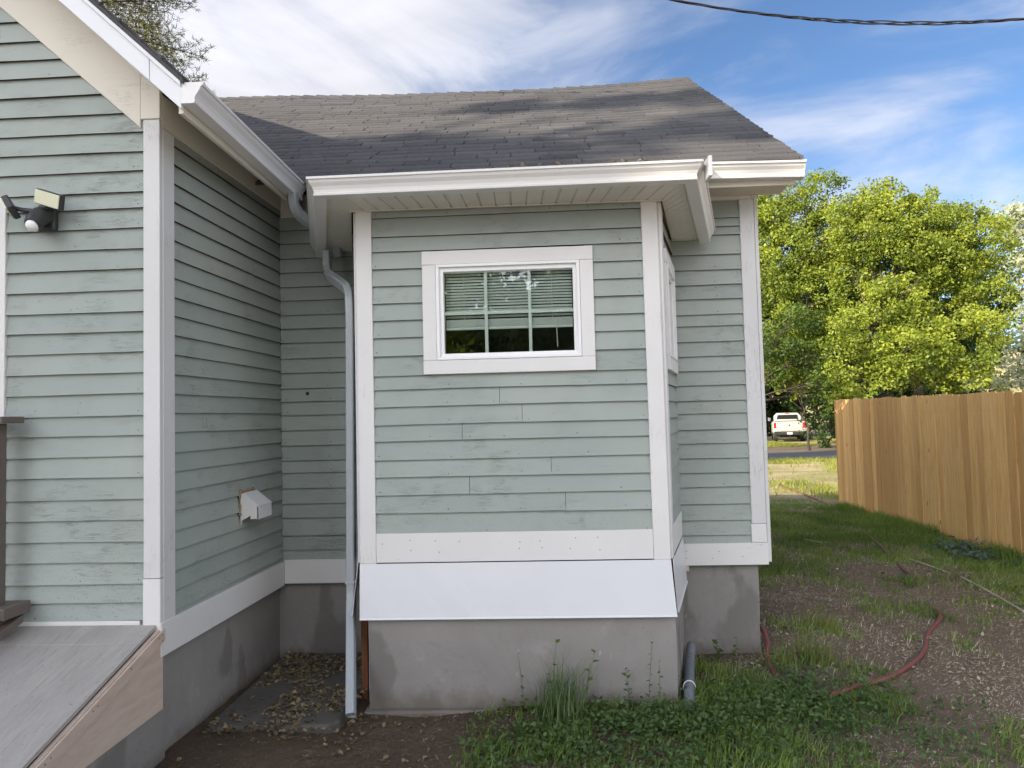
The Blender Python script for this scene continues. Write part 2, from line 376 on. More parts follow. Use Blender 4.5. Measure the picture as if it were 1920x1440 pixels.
def lap(fr, zs, lim, joints=True, hole=None, seed=0, nails=True, top=None, nail_p=.75, jl=None):
    rr = random.Random(seed); mb = MB(); zs = sorted(zs)
    for i, z0 in enumerate(zs):
        z1 = (zs[i+1] if i+1 < len(zs) else (top or z0+.1)) + .013
        a, b_ = lim(z0); tn = rr.random()
        segs = [(a, b_)]
        if hole and z0 > hole[2]-.012 and z0 < hole[3]-.02: segs = [(a, hole[0]), (hole[1], b_)]
        out = []
        for (p, q) in segs:
            js = [j for (k, j) in (jl or []) if k == i and p+.1 < j < q-.1]
            if joints and not js and q-p > 1.2 and rr.random() < .35: js = [p+.3+rr.random()*(q-p-.6)]
            e = [p]+sorted(js)+[q]
            for k in range(len(e)-1): out.append((e[k]+(.0012 if k else 0), e[k+1]-(.0012 if k < len(e)-2 else 0)))
        for (p, q) in out:
            if q-p < .01: continue
            tn2 = min(1, max(0, tn*.7+rr.random()*.3)); n = max(1, int((q-p)/.16)); vs = []; fs = []
            ph = rr.random()*9; dz0 = rr.uniform(-.0012, .0012)
            for c in range(n+1):
                x = p+(q-p)*c/n; dz = dz0+.0014*math.sin(x*3.1+ph)+rr.uniform(-.0006, .0006); dd = .0215+rr.uniform(-.002, .002)
                vs += [fr(x, z0+dz, 0), fr(x, z0+dz, dd), fr(x, z1, .0035)]
            for c in range(n):
                k = c*3; fs += [(k, k+3, k+4, k+1), (k+1, k+4, k+5, k+2)]
            fs += [(0, 1, 2), (3*n+2, 3*n+1, 3*n)]
            mb.add(vs, [f for f in fs], 0, tn2)
            for q_ in range(n): mb.m[len(mb.m)-len(fs)+2*q_] = 2  # undersides take the dark shadow-line colour
            if nails:
                x = p+.035
                while x < q-.02:
                    if rr.random() < nail_p:
                        zz = z0+.018+rr.uniform(-.004, .006); rd = rr.uniform(.0022, .0042); xx = x+rr.uniform(-.012, .012); d = .0215
                        mb.add([fr(xx+rd*math.cos(g*math.pi/3), zz+rd*math.sin(g*math.pi/3), d) for g in range(6)], [(0, 1, 2, 3, 4, 5)], 1, tn2)
                    x += rr.choice([.2, .4, .41, .39]) if q-p > .6 else .3
                if rr.random() < .5:
                    xx = q-.03; mb.add([fr(xx+.003*math.cos(g*math.pi/3), z0+.02+.003*math.sin(g*math.pi/3), .0215) for g in range(6)], [(0, 1, 2, 3, 4, 5)], 1, tn2)
    return mb
def build_siding(mb, label=None):
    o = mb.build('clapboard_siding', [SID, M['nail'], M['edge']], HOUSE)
    if label: o['label'] = label
    return o

# wall cores (sheathing) ------------------------------------------------------
c = MB()
RX = -3.73                                        # wing ridge
def gable(mb, x0, x1, y0, y1, zb, ze, xr, zr):
    mb.add([(x0,y0,zb),(x1,y0,zb),(x1,y0,ze),(xr,y0,zr),(x0,y0,ze),(x0,y1,zb),(x1,y1,zb),(x1,y1,ze),(xr,y1,zr),(x0,y1,ze)],
           [(0,1,2,3,4),(9,8,7,6,5),(0,5,6,1),(1,6,7,2),(2,7,8,3),(3,8,9,4),(4,9,5,0)])
gable(c, -5.62, -1.885, WY+.004, 9.0, .57, 3.17, RX, 4.95)
c.build('wall', M['dark'], HOUSE)
c = MB()
y0, y1, x0, x1 = BY+.004, 10.4, -5.6, 1.395
c.add([(x0,y0,.622),(x0,y1,.622),(x0,y1,3.3),(x0,7.6,5.08),(x0,y0,3.3),(x1,y0,.622),(x1,y1,.622),(x1,y1,3.3),(x1,7.6,5.08),(x1,y0,3.3)],
      [(4,3,2,1,0),(5,6,7,8,9),(0,1,6,5),(1,2,7,6),(2,3,8,7),(3,4,9,8),(4,0,5,9)])
c.build('wall', M['dark'], HOUSE)
# bay core with window openings: build as panels behind the siding
c = MB()
def panel(fr, s0, s1, z0, z1, h=None, d0=-.05, d1=-.004):
    if h is None: c.fbox(fr, s0, s1, z0, z1, d0, d1); return
    a, b_, e, f = h
    c.fbox(fr, s0, a, z0, z1, d0, d1); c.fbox(fr, b_, s1, z0, z1, d0, d1)
    c.fbox(fr, a, b_, z0, e, d0, d1); c.fbox(fr, a, b_, f, z1, d0, d1)
panel(F_bay, -1.06, .635, .50, 2.83, (-.60, .185, 1.945, 2.455))
panel(F_bayR, .004, .745, .50, 2.83, (.155, .665, 1.945, 2.455))
panel(F_bayL, .004, .745, .50, 2.83)
c.fbox(F_bay, -1.05, .63, .56, .60, -.72, -.052)
c.build('bay_wall', M['dark'], HOUSE)

# siding --------------------------------------------------------------------
zL = [3.623, 3.519, 3.424, 3.33, 3.233, 3.136, 3.037, 2.94, 2.844, 2.74, 2.661, 2.565, 2.462, 2.362, 2.259, 2.156, 2.059, 1.961, 1.858, 1.759, 1.656, 1.562, 1.458, 1.36, 1.256, 1.158, 1.054, 0.956, 0.855, 0.767, 0.682, 0.60]
zLup = [3.72+.097*i for i in range(12)]
def limL(z):
    xr = min(-1.93, -1.6-(z-2.92)/.92) if z > 2.9 else -1.93
    xl = -5.6 if z < 3.1 else max(-5.6, 2*RX+1.6+(z-2.92)/.92)
    if z < 2.70: xl = -2.70
    return (min(xl, xr-.02), xr)
build_siding(lap(F_wing, zL+zLup, limL, True, None, 3, True, nail_p=.25))
# siding left of the doorway (outside the picture)
build_siding(lap(F_wing, [z for z in zL if z < 2.70], lambda z: (-5.6, -3.85), True, None, 33, True, nail_p=.25))
zS = [.60+.0965*i for i in range(27)]
build_siding(lap(F_side, zS, lambda z: (WY+.03, BY), True, None, 5, True, 3.14, .5))
zBl = [2.915, 2.82, 2.72, 2.622, 2.523, 2.431, 2.331, 2.235, 2.138, 2.032, 1.934, 1.831, 1.74, 1.648, 1.547, 1.444, 1.345, 1.263, 1.155, 1.055, 0.961, 0.842, 0.747, 0.665]
build_siding(lap(F_back, zBl, lambda z: (BX+.012, -1.22), False, None, 8, True, 3.1, .9))
zBr = [2.889, 2.833, 2.776, 2.646, 2.544, 2.442, 2.346, 2.247, 2.168, 2.068, 1.969, 1.872, 1.777, 1.678, 1.592, 1.486, 1.397, 1.3, 1.204, 1.109, 0.999, 0.895, .80, .73]
build_siding(lap(F_back, zBr, lambda z: (.80, 1.315), False, None, 9, True, 3.0, .9))
zB = [2.757, 2.648, 2.563, 2.462, 2.363, 2.264, 2.165, 2.067, 1.963, 1.849, 1.77, 1.673, 1.572, 1.479, 1.374, 1.277, 1.176, 1.075, 0.95]
zs = sorted(zB); idx = {v: i for i, v in enumerate(zs)}
jl = [(idx[1.673], -.27), (idx[1.572], -.145), (idx[1.479], -.485), (idx[1.277], .01), (idx[1.176], -.45), (idx[1.075], .085)]
build_siding(lap(F_bay, zB, lambda z: (-.99, .56), False, (-.65, .23, 1.851, 2.553), 12, True, 2.83, .8, jl))
build_siding(lap(F_bayR, zB, lambda z: (.09, .77), False, (.13, .69, 1.851, 2.553), 13, True, 2.83, .8))
build_siding(lap(F_bayL, zB, lambda z: (.09, .77), False, None, 14, True, 2.83, .8))

# corner boards, friezes, skirts ---------------------------------------------
BV = .0025
SBW = .100
b = MB()                                           # wing corner board
b.fbox(F_wing, -1.930, -1.8485, .88, 3.09, 0, .030); b.build('corner_board', M['old'], HOUSE, BV)
b = MB(); b.fbox(F_side, WY+.001, WY+SBW, .56, 3.055, 0, .026); b.build('corner_board', M['old'], HOUSE, BV)
b = MB(); b.fbox(F_wing, -1.933, -1.848, .565, .877, .0, .0315); b.build('corner_board', WH, HOUSE, BV)
# wing rake frieze: sloped board on the gable
b = MB()
def sloped(mb, y0, y1, xa, xb, zlow, zhigh, m=0):   # zlow/zhigh functions of x
    mb.hexa([(xa,y0,zlow(xa)),(xb,y0,zlow(xb)),(xb,y1,zlow(xb)),(xa,y1,zlow(xa)),(xa,y0,zhigh(xa)),(xb,y0,zhigh(xb)),(xb,y1,zhigh(xb)),(xa,y1,zhigh(xa))], m)
RL = lambda x: 3.055-.9*(x+1.948)                   # lower edge of the rake frieze
sloped(b, WY-.027, WY-.001, RX, -1.945, RL, lambda x: RL(x)+.30)
sloped(b, WY-.0275, WY-.001, -1.9445, -1.8485, lambda x: 3.095, lambda x: 3.36-.9*(x+1.945))
o = b.build('rake_frieze_board', M['cream'], HOUSE, BV)
b = MB(); sloped(b, WY-.027, WY-.001, 2*RX+1.945, RX, lambda x: 3.055+.9*(x-2*RX-1.948), lambda x: 3.355+.9*(x-2*RX-1.948)); b.build('rake_frieze_board', M['cream'], HOUSE, BV)
# wing rake fascia (outer, bright) : y 3.03..3.05
RT = lambda x: 3.135-.93*(x+1.595)                  # top edge
RB = lambda x: 3.018-.93*(x+1.606)
b = MB(); sloped(b, 3.035, 3.057, -1.745, -1.6, RB, lambda x: RT(x)); b.build('rake_fascia', M['flash'], HOUSE, .002)
b = MB(); sloped(b, 3.035, 3.057, RX, -1.747, RB, lambda x: RT(x)); b.build('rake_fascia', M['flash'], HOUSE, .002)
b = MB(); sloped(b, 3.035, 3.057, 2*RX+1.6, RX, lambda x: 3.018+.93*(x-2*RX-1.606), lambda x: 3.135+.93*(x-2*RX-1.595)); b.build('rake_fascia', M['flash'], HOUSE, .002)
# rake drip edge strip, proud
b = MB(); sloped(b, 3.022, 3.0345, RX, -1.598, lambda x: RT(x)-.026, lambda x: RT(x)+.004); b.build('drip_edge', M['flash'], HOUSE, .001)
# rake soffit
b = MB(); sloped(b, 3.0575, WY-.028, RX, -1.606, lambda x: RB(x)+.03, lambda x: RB(x)+.042); b.build('rake_soffit', M['soffit'], HOUSE)
# side wall frieze, eave soffit and fascia (wing right side)
b = MB(); b.fbox(F_side, WY+.001, BY-.02, 3.06, 3.225, .0, .024); b.build('frieze_board', M['cream'], HOUSE, BV)
b = MB(); b.hexa([(-1.850,3.06,3.235),(-1.625,3.06,3.045),(-1.625,4.72,3.045),(-1.80,4.72,3.235),(-1.850,3.06,3.247),(-1.625,3.06,3.057),(-1.625,4.72,3.057),(-1.80,4.72,3.247)]); b.build('eave_soffit', M['cream'], HOUSE)
b = MB(); b.box(-1.624, -1.602, 3.0575, 4.45, 3.0, 3.125); b.build('eave_fascia', M['cream'], HOUSE, .002)
# skirts
b = MB(); b.fbox(F_side, WY-.026, BY-.022, .512, .672, 0, .030); b.build('skirt_board', WHH, HOUSE, BV)
b = MB(); b.fbox(F_back, BX+.027, -1.20, .522, .680, 0, .024); b.build('skirt_board', WHH, HOUSE, BV)
def nailed(mb, fr, xs, zs_, d, seed, p=.6):
    rn = random.Random(seed)
    for x in xs:
        for zz in zs_:
            if rn.random() < p:
                xx = x+rn.uniform(-.03, .03); z_ = zz+rn.uniform(-.012, .012); mb.add([fr(xx+.0032*math.cos(g*1.047), z_+.0032*math.sin(g*1.047), d) for g in range(6)], [(0,1,2,3,4,5)], 1)
b = MB(); b.fbox(F_back, .80, 1.402, .605, .745, 0, .026); nailed(b, F_back, np.arange(.90, 1.37, .07), (.70, .655), .0266, 4); b.build('skirt_board', [WHH, M['nail']], HOUSE)
b = MB(); b.fbox(F_wing, -2.62, -1.952, .575, .682, 0, .024); b.build('skirt_board', WHH, HOUSE, BV)
# main right corner boards
b = MB(); b.fbox(F_back, 1.305, 1.398, .868, 3.005, 0, .024); b.build('corner_board', M['old'], HOUSE, BV)
b = MB(); b.fbox(F_back, 1.300, 1.398, .7465, .866, 0, .0245); b.build('corner_board', WH, HOUSE, BV)
b = MB(); b.box(1.4005, 1.424, BY-.022, BY+.1, .62, 3.10); b.build('corner_board', M['old'], HOUSE, BV)
b = MB(); b.fbox(F_back, .80, 1.385, 3.0065, 3.16, 0, .022); b.fbox(F_back, 1.3865, 1.4, 3.0065, 3.16, 0, .024); b.build('frieze_board', M['cream'], HOUSE, BV)
b = MB(); b.fbox(F_back, BX+.023, -1.0, 3.005, 3.16, 0, .022); b.build('frieze_board', M['cream'], HOUSE, BV)
# right gable end wall siding (seen from aside)
F_end = frame((1.40, 0, 0), (0, 1, 0), (1, 0, 0))
build_siding(lap(F_end, [.62+.097*i for i in range(44)], lambda z: (max(BY+.1, 4.35+(z-3.0)/.64), min(10.4, 10.85-(z-3.0)/.64)), True, None, 40, False))
# bay corner boards + base boards
b = MB(); b.fbox(F_bay, -1.074, -.983, .797, 2.815, 0, .026); b.build('corner_board', WH, HOUSE, BV)
b = MB(); b.hexa([F_bay(.560, .797, .026), F_bay(.652, .797, .026), F_bay(.652, .797, 0), F_bay(.560, .797, 0), F_bay(.552, 2.80, .026), F_bay(.642, 2.80, .026), F_bay(.642, 2.80, 0), F_bay(.552, 2.80, 0)]); b.build('corner_board', WH, HOUSE, BV)
b = MB(); b.fbox(F_bayR, .002, .10, .797, 2.80, 0, .022); b.build('corner_board', WH, HOUSE, BV)
b = MB(); b.fbox(F_bayL, .002, .10, .797, 2.80, 0, .022); b.build('corner_board', WH, HOUSE, BV)
b = MB(); b.fbox(F_bay, -.9815, .558, .803, .963, 0, .024); nailed(b, F_bay, np.arange(-.94, .54, .15), (.915, .865), .0246, 9, .5); b.build('skirt_board', [WHH, M['nail']], HOUSE)
b = MB(); b.fbox(F_bayR, .102, .745, .803, .963, 0, .022); b.build('skirt_board', WHH, HOUSE, BV)
# flashing skirt: flared sheet with a hemmed lower edge, three sides
def flaring(fr, s0a, s1a, s0b, s1b, zt, zb_, dt_, db_, name='flashing'):
    b = MB(); n = 14; rings = []; rr = random.Random(int(s1a*100)+5)
    prof = [(0, 0), (.5, 0), (.97, 0), (.975, .004), (1.0, .006), (1.0, -.004), (0, -.004)]
    for i in range(n+1):
        f = i/n; ring = []; wv = rr.uniform(-.0035, .0035)
        for (q, e) in prof:
            s = (s0a*(1-q)+s0b*q)*(1-f)+(s1a*(1-q)+s1b*q)*f
            d = dt_*(1-q)+db_*q+e+(wv*math.sin(q*3.14) if e >= 0 else 0)
            ring.append(fr(s, zt*(1-q)+zb_*q, d))
        rings.append(ring)
    b.sweep(None, rings); return b.build(name, M['flash'], HOUSE)
flaring(F_bay, -1.076, .652, -1.076, .672, .797, .494, .028, .048)
flaring(F_bayR, -.012, .745, .004, .745, .796, .505, .026, .040)
flaring(F_bayL, -.005, .745, .02, .745, .796, .50, .026, .062)
b = MB(); b.box(.835, .885, 4.70, 4.74, .575, .603); b.build('wood_shim', M['ply'], HOUSE)

# foundations ---------------------------------------------------------------
def prism(mb, foot, z0, z1, m=0):
    n = len(foot); zz0 = z0 if callable(z0) else (lambda p: z0)
    mb.add([(p[0], p[1], zz0(p)) for p in foot]+[(p[0], p[1], z1) for p in foot], [tuple(range(n))[::-1], tuple(range(n, 2*n))]+[(i, (i+1) % n, n+(i+1) % n, n+i) for i in range(n)], m)
def rough_wall(name, pts, z1, seed, z0=-.25, amp=.004):
    """concrete wall with a slightly uneven face along a polyline (closed footprint)"""
    mb = MB(); cols = []
    for i in range(len(pts)):
        a = Vector((*pts[i], 0)); e = Vector((*pts[(i+1) % len(pts)], 0)); L = (e-a).length; n = max(1, int(L/.12))
        for k in range(n): cols.append(a.lerp(e, k/n))
    nz = 8; N = len(cols); vs = []
    cx = sum(p[0] for p in pts)/len(pts); cyy = sum(p[1] for p in pts)/len(pts)
    for j in range(nz+1):
        z = z0+(z1-z0)*j/nz
        for q in cols:
            k = (float(vnoise(q.x*6+q.y*5+seed, z*6))-.5)*2*amp*(0 if j == nz else 1)
            d = Vector((q.x-cx, q.y-cyy, 0)).normalized(); vs.append((q.x+d.x*k, q.y+d.y*k, z))
    fs = [(j*N+i, j*N+(i+1) % N, (j+1)*N+(i+1) % N, (j+1)*N+i) for j in range(nz) for i in range(N)]
    fs.append(tuple(nz*N+i for i in range(N)))
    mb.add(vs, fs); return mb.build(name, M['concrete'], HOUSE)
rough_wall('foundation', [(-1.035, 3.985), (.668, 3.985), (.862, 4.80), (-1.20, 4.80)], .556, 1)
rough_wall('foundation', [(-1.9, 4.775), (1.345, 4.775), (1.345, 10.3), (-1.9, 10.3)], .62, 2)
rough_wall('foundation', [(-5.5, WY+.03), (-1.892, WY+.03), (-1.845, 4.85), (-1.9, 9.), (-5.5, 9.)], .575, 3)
b = MB(); prism(b, [(-1.06, 3.93), (.15, 3.955), (.15, 4.05), (-1.06, 4.05)], -.2, .0); b.build('footing', M['concrete'], HOUSE, .01)

# windows ------------------------------------------------------------------
glass = bpy.data.materials.new('window_glass'); glass.use_nodes = True; t = NT(glass.node_tree)
fr_ = t.n('ShaderNodeFresnel', {'IOR': 1.6}); fac = t.math('ADD', t.math('MULTIPLY', fr_.outputs[0], 1.5), .06, clamp=True)
gl = t.n('ShaderNodeBsdfGlossy', {'Color': (.95, 1, .97, 1), 'Roughness': .012}); tr_ = t.n('ShaderNodeBsdfTransparent', {'Color': (.93, 1.0, .96, 1)})
mx = t.n('ShaderNodeMixShader', {0: fac, 1: tr_.outputs[0], 2: gl.outputs[0]}); t.L.new(mx.outputs[0], t.N['Material Output'].inputs[0])
blindm = simple('blind_slat_vinyl', (.80, .82, .78), .5, .03, 4)
muntm = simple('muntin_vinyl', (.82, .84, .82), .5, .03, 4)
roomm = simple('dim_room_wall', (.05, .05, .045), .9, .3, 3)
def window(fr, T, V, G, mun_s, mun_z, blind_z, wand, jamb=False):
    """T trim outer (s0,s1,z0,z1), V vinyl frame outer, G glass"""
    cas = MB()
    a0, a1, c0, c1 = T; v0, v1, w0, w1 = V; g0, g1, h0, h1 = G; D = .034
    cas.fbox(fr, a0, a1, w1+.001, c1, .001, D); cas.fbox(fr, a0, a1, c0, w0-.001, .001, D)
    cas.fbox(fr, a0, v0-.001, w0, w1, .001, D-.002); cas.fbox(fr, v1+.001, a1, w0, w1, .001, D-.002)
    W_ = cas.build('window', WHH, HOUSE, .002)
    f = MB()
    def ring(o, i, d0, d1):
        f.fbox(fr, o[0], o[1], i[3], o[3], d0, d1); f.fbox(fr, o[0], o[1], o[2], i[2], d0, d1)
        f.fbox(fr, o[0], i[0], i[2], i[3], d0, d1); f.fbox(fr, i[1], o[1], i[2], i[3], d0, d1)
    m0 = (v0+.018, v1-.018, w0+.016, w1-.016)
    ring(V, m0, -.04, .038); ring((m0[0]-.001, m0[1]+.001, m0[2]-.001, m0[3]+.001), G, -.045, .020)
    if jamb: f.fbox(fr, (g0+g1)/2-.02, (g0+g1)/2+.02, h0, h1, -.03, .014)
    f.build('frame', M['vinyl'], W_, .002)
    p = MB(); p.add([fr(g0-.004, h0-.004, -.010), fr(g1+.004, h0-.004, -.010), fr(g1+.004, h1+.004, -.010), fr(g0-.004, h1+.004, -.010)], [(0, 1, 2, 3)])
    p.build('pane', glass, W_)
    for s in mun_s:
        q = MB(); q.fbox(fr, s-.009, s+.009, h0, h1, -.026, -.016); q.build('muntin', muntm, W_)
    if mun_z:
        q = MB(); q.fbox(fr, g0, g1, mun_z-.009, mun_z+.009, -.0255, -.0155); q.build('muntin', muntm, W_)
    if blind_z:
        q = MB(); z = h1-.01; rr = random.Random(2)
        while z > blind_z+.055:
            n = 6; ja = rr.uniform(-.0012, .0012)
            for k in range(n):
                s0 = g0+.004+(g1-g0-.008)*k/n; s1 = g0+.004+(g1-g0-.008)*(k+1)/n
                q.add([fr(s0, z+.0075+ja, -.062), fr(s1, z+.0075+ja, -.062), fr(s1, z-.0065+ja, -.050), fr(s0, z-.0065+ja, -.050)], [(0, 1, 2, 3)], 0, rr.random())
            z -= .0172
        zr = z
        for s in (g0+.11, g1-.12): q.tube([fr(s, zr, -.048), fr(s, h1, -.048)], .0012, 4)
        q.build('blind', blindm, W_)
        q = MB(); n = 7
        for k in range(n): q.fbox(fr, g0+.004, g1-.004, blind_z+.006*k, blind_z+.006*k+.0045, -.070, -.045)
        q.fbox(fr, g0+.004, g1-.004, blind_z-.018, blind_z-.002, -.068, -.046); q.build('blind_rail', blindm, W_, .001)
        if wand:
            q = MB(); q.tube([fr(wand[0], wand[2], -.04), fr(wand[0]+.004, wand[1], -.04)], .003, 6); q.build('wand', M['vinyl'], W_)
    return W_
window(F_bay, (-.694, .274, 1.851, 2.552), (-.615, .198, 1.930, 2.473), (-.575, .160, 1.966, 2.433), (-.337, -.087), 2.199, 2.125, (.062, 1.996, 2.13))
window(F_bayR, (.102, .725, 1.851, 2.552), (.165, .66, 1.930, 2.473), (.20, .625, 1.966, 2.433), (), None, 2.12, None, True)
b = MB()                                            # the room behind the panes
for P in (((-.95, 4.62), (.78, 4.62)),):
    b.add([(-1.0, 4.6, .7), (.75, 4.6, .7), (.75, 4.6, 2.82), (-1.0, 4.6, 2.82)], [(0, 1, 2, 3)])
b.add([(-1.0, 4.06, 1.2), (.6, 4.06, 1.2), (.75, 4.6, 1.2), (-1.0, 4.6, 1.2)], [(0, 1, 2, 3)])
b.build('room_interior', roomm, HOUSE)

# bay soffit, fascia, gutters -----------------------------------------------
# gutter path (outer line): left end at wall -> front left -> front right -> right end at wall
SZf, SZb = 2.81, 2.748                              # soffit heights, front and at the back wall
sof = [(-1.475, 4.70, SZb), (-1.165, 3.70, SZf), (.752, 3.70, SZf), (1.02, 4.70, SZb)]
b = MB()
def lerp(a, c_, f): return tuple(a[i]+(c_[i]-a[i])*f for i in range(len(a)))
def vpanel(p0, p1, q0, q1, n, mb, depth=.010):     # ribbed vinyl soffit between edge p0-p1 and edge q0-q1
    for i in range(n):
        f0, f1 = i/n, (i+1)/n; g = f0+(f1-f0)*.86
        a, b2, c2, d2 = lerp(p0, p1, f0), lerp(p0, p1, g), lerp(q0, q1, g), lerp(q0, q1, f0)
        mb.add([a, b2, c2, d2], [(0, 3, 2, 1)])
        e, e2 = lerp(p0, p1, g), lerp(p0, p1, f1); h, h2 = lerp(q0, q1, g), lerp(q0, q1, f1)
        up_ = lambda v: (v[0], v[1], v[2]+depth)
        mb.add([e, up_(lerp(e, e2, .3)), up_(lerp(h, h2, .3)), h], [(0, 3, 2, 1)]); mb.add([up_(lerp(e, e2, .3)), e2, h2, up_(lerp(h, h2, .3))], [(0, 3, 2, 1)])
WF = [(-1.30, 4.70, SZb), (-1.10, 3.965, 2.80), (.675, 3.965, 2.795), (.855, 4.70, SZb)]   # where the soffit meets the walls
vpanel(sof[1], sof[2], WF[1], WF[2], 21, b); vpanel(sof[2], sof[3], WF[2], WF[3], 12, b); vpanel(sof[1], sof[0], WF[1], WF[0], 12, b)
b.build('bay_soffit', M['soffit'], HOUSE)
b = MB()                                           # J trim around the soffit rim and along the walls
def bar(mb, p, q, w_, h_):
    p, q = Vector(p), Vector(q); d = (q-p).normalized(); s = Vector((-d.y, d.x, 0)).normalized()*w_; u = Vector((0, 0, h_))
    mb.hexa([p-s, q-s, q+s, p+s, p-s+u, q-s+u, q+s+u, p+s+u])
for k in range(3): bar(b, (sof[k][0], sof[k][1], sof[k][2]-.004), (sof[k+1][0], sof[k+1][1], sof[k+1][2]-.004), .011, .014)
for k in range(3): bar(b, (WF[k][0], WF[k][1], WF[k][2]-.006), (WF[k+1][0], WF[k+1][1], WF[k+1][2]-.006), .006, .006)
bar(b, (sof[2][0]-.02, 3.725, SZf-.006), (sof[3][0]-.02, 4.70, SZb-.006), .012, .005); bar(b, (sof[1][0]+.02, 3.725, SZf-.006), (sof[0][0]+.02, 4.62, SZb-.001), .012, .005)
bar(b, (WF[3][0], 4.715, SZb-.006), (sof[3][0], 4.715, SZb-.006), .01, .012); pass
b.build('soffit_trim', M['cream'], HOUSE)
GP = [(0, -.092), (.058, -.092), (.064, -.090), (.066, -.079), (.061, -.076), (.064, -.062), (.072, -.045), (.086, -.028), (.092, -.014), (.100, -.012), (.101, 0), (.090, 0), (.089, -.009), (.080, -.030), (.060, -.050), (.056, -.084), (.006, -.086), (.004, 0), (0, 0)]
def gutter(path, left=1, name='gutter', prof=GP, seams=()):
    """path: back (inner) top edge in 3-D; outward is to the right of travel when left=1"""
    P = [Vector(p) for p in path]; rings = []
    dirs = [((P[i+1]-P[i]).xy).normalized() for i in range(len(P)-1)]
    for i, p in enumerate(P):
        if i == 0: nrm = Vector((dirs[0].y, -dirs[0].x))*left; sc_ = 1
        elif i == len(P)-1: nrm = Vector((dirs[-1].y, -dirs[-1].x))*left; sc_ = 1
        else:
            n1_ = Vector((dirs[i-1].y, -dirs[i-1].x))*left; n2_ = Vector((dirs[i].y, -dirs[i].x))*left
            nrm = (n1_+n2_).normalized(); sc_ = 1/max(.3, nrm.dot(n1_))
        rings.append([Vector((p.x+nrm.x*q*sc_, p.y+nrm.y*q*sc_, p.z+z)) for q, z in prof])
    b = MB(); b.sweep(None, rings)
    # end caps: full outline plates
    return b.build(name, M['gutter'], HOUSE)
def sub(a, c_, n): return [lerp(a, c_, i/n) for i in range(n+1)]
gp = [(-1.475, 4.70, 2.800), (-1.155, 3.695, 2.880), (.748, 3.695, 2.885), (1.035, 4.70, 2.800)]
gutter(gp, 1)
b = MB()                                           # fascia behind the bay gutter
for k in range(3):
    p, q = Vector(gp[k]), Vector(gp[k+1]); bar(b, (p.x, p.y, p.z-.085), (q.x, q.y, q.z-.085), .006, .08)
b.build('bay_fascia', M['soffit'], HOUSE)
# corner strap over the right mitre, and end plates
b = MB(); b.box(.846, .866, 3.585, 3.70, 2.795, 2.90); b.build('gutter_mitre', M['gutter'], HOUSE, .003)
def plate(pts): 
    b = MB(); n = len(pts); b.add([p[0] for p in pts]+[p[1] for p in pts], [tuple(range(n)), tuple(range(n, 2*n))[::-1]]+[(i, n+i, n+(i+1) % n, (i+1) % n) for i in range(n)]); return b
CAP = [(0, -.092), (.058, -.092), (.066, -.079), (.061, -.076), (.064, -.062), (.086, -.028), (.092, -.014), (.102, -.010), (.103, .003), (0, .003)]
def endcap(p, nrm, along):
    p = Vector(p); nrm = Vector(nrm).normalized(); al = Vector(along).normalized()*.004
    plate([(Vector((p.x+nrm.x*q, p.y+nrm.y*q, p.z+z))-al, Vector((p.x+nrm.x*q, p.y+nrm.y*q, p.z+z))+al) for q, z in CAP]).build('gutter_cap', M['gutter'], HOUSE)
gutter([(1.60, 4.42, 3.112), (.92, 4.42, 3.125)], -1)        # main eave gutter, right piece
endcap((1.602, 4.42, 3.112), (0, -1, 0), (1, 0, 0))
gutter([(-1.60, 3.04, 3.128), (-1.60, 4.42, 3.112)], 1)       # wing gutter
endcap((-1.60, 3.037, 3.128), (1, 0, 0), (0, 1, 0))
# main eave: fascia + soffit (right piece)
b = MB(); b.box(.86, 1.57, 4.422, 4.44, 2.995, 3.115); b.build('eave_fascia', M['cream'], HOUSE, .002)
b = MB(); b.box(.86, 1.57, 4.4405, 4.727, 3.03, 3.04); b.build('eave_soffit', M['cream'], HOUSE)
b = MB(); b.box(1.425, 1.565, 4.45, 7.6, 3.05, 3.06)
b.v = [(x, y, z+.64*(y-4.45)) for (x, y, z) in b.v]; b.build('rake_soffit', M['cream'], HOUSE)
b = MB(); b.box(1.566, 1.585, 4.44, 7.6, 3.03, 3.15); b.v = [(x, y, z+.64*(y-4.40)-.02) for (x, y, z) in b.v]; b.build('rake_fascia', M['flash'], HOUSE)

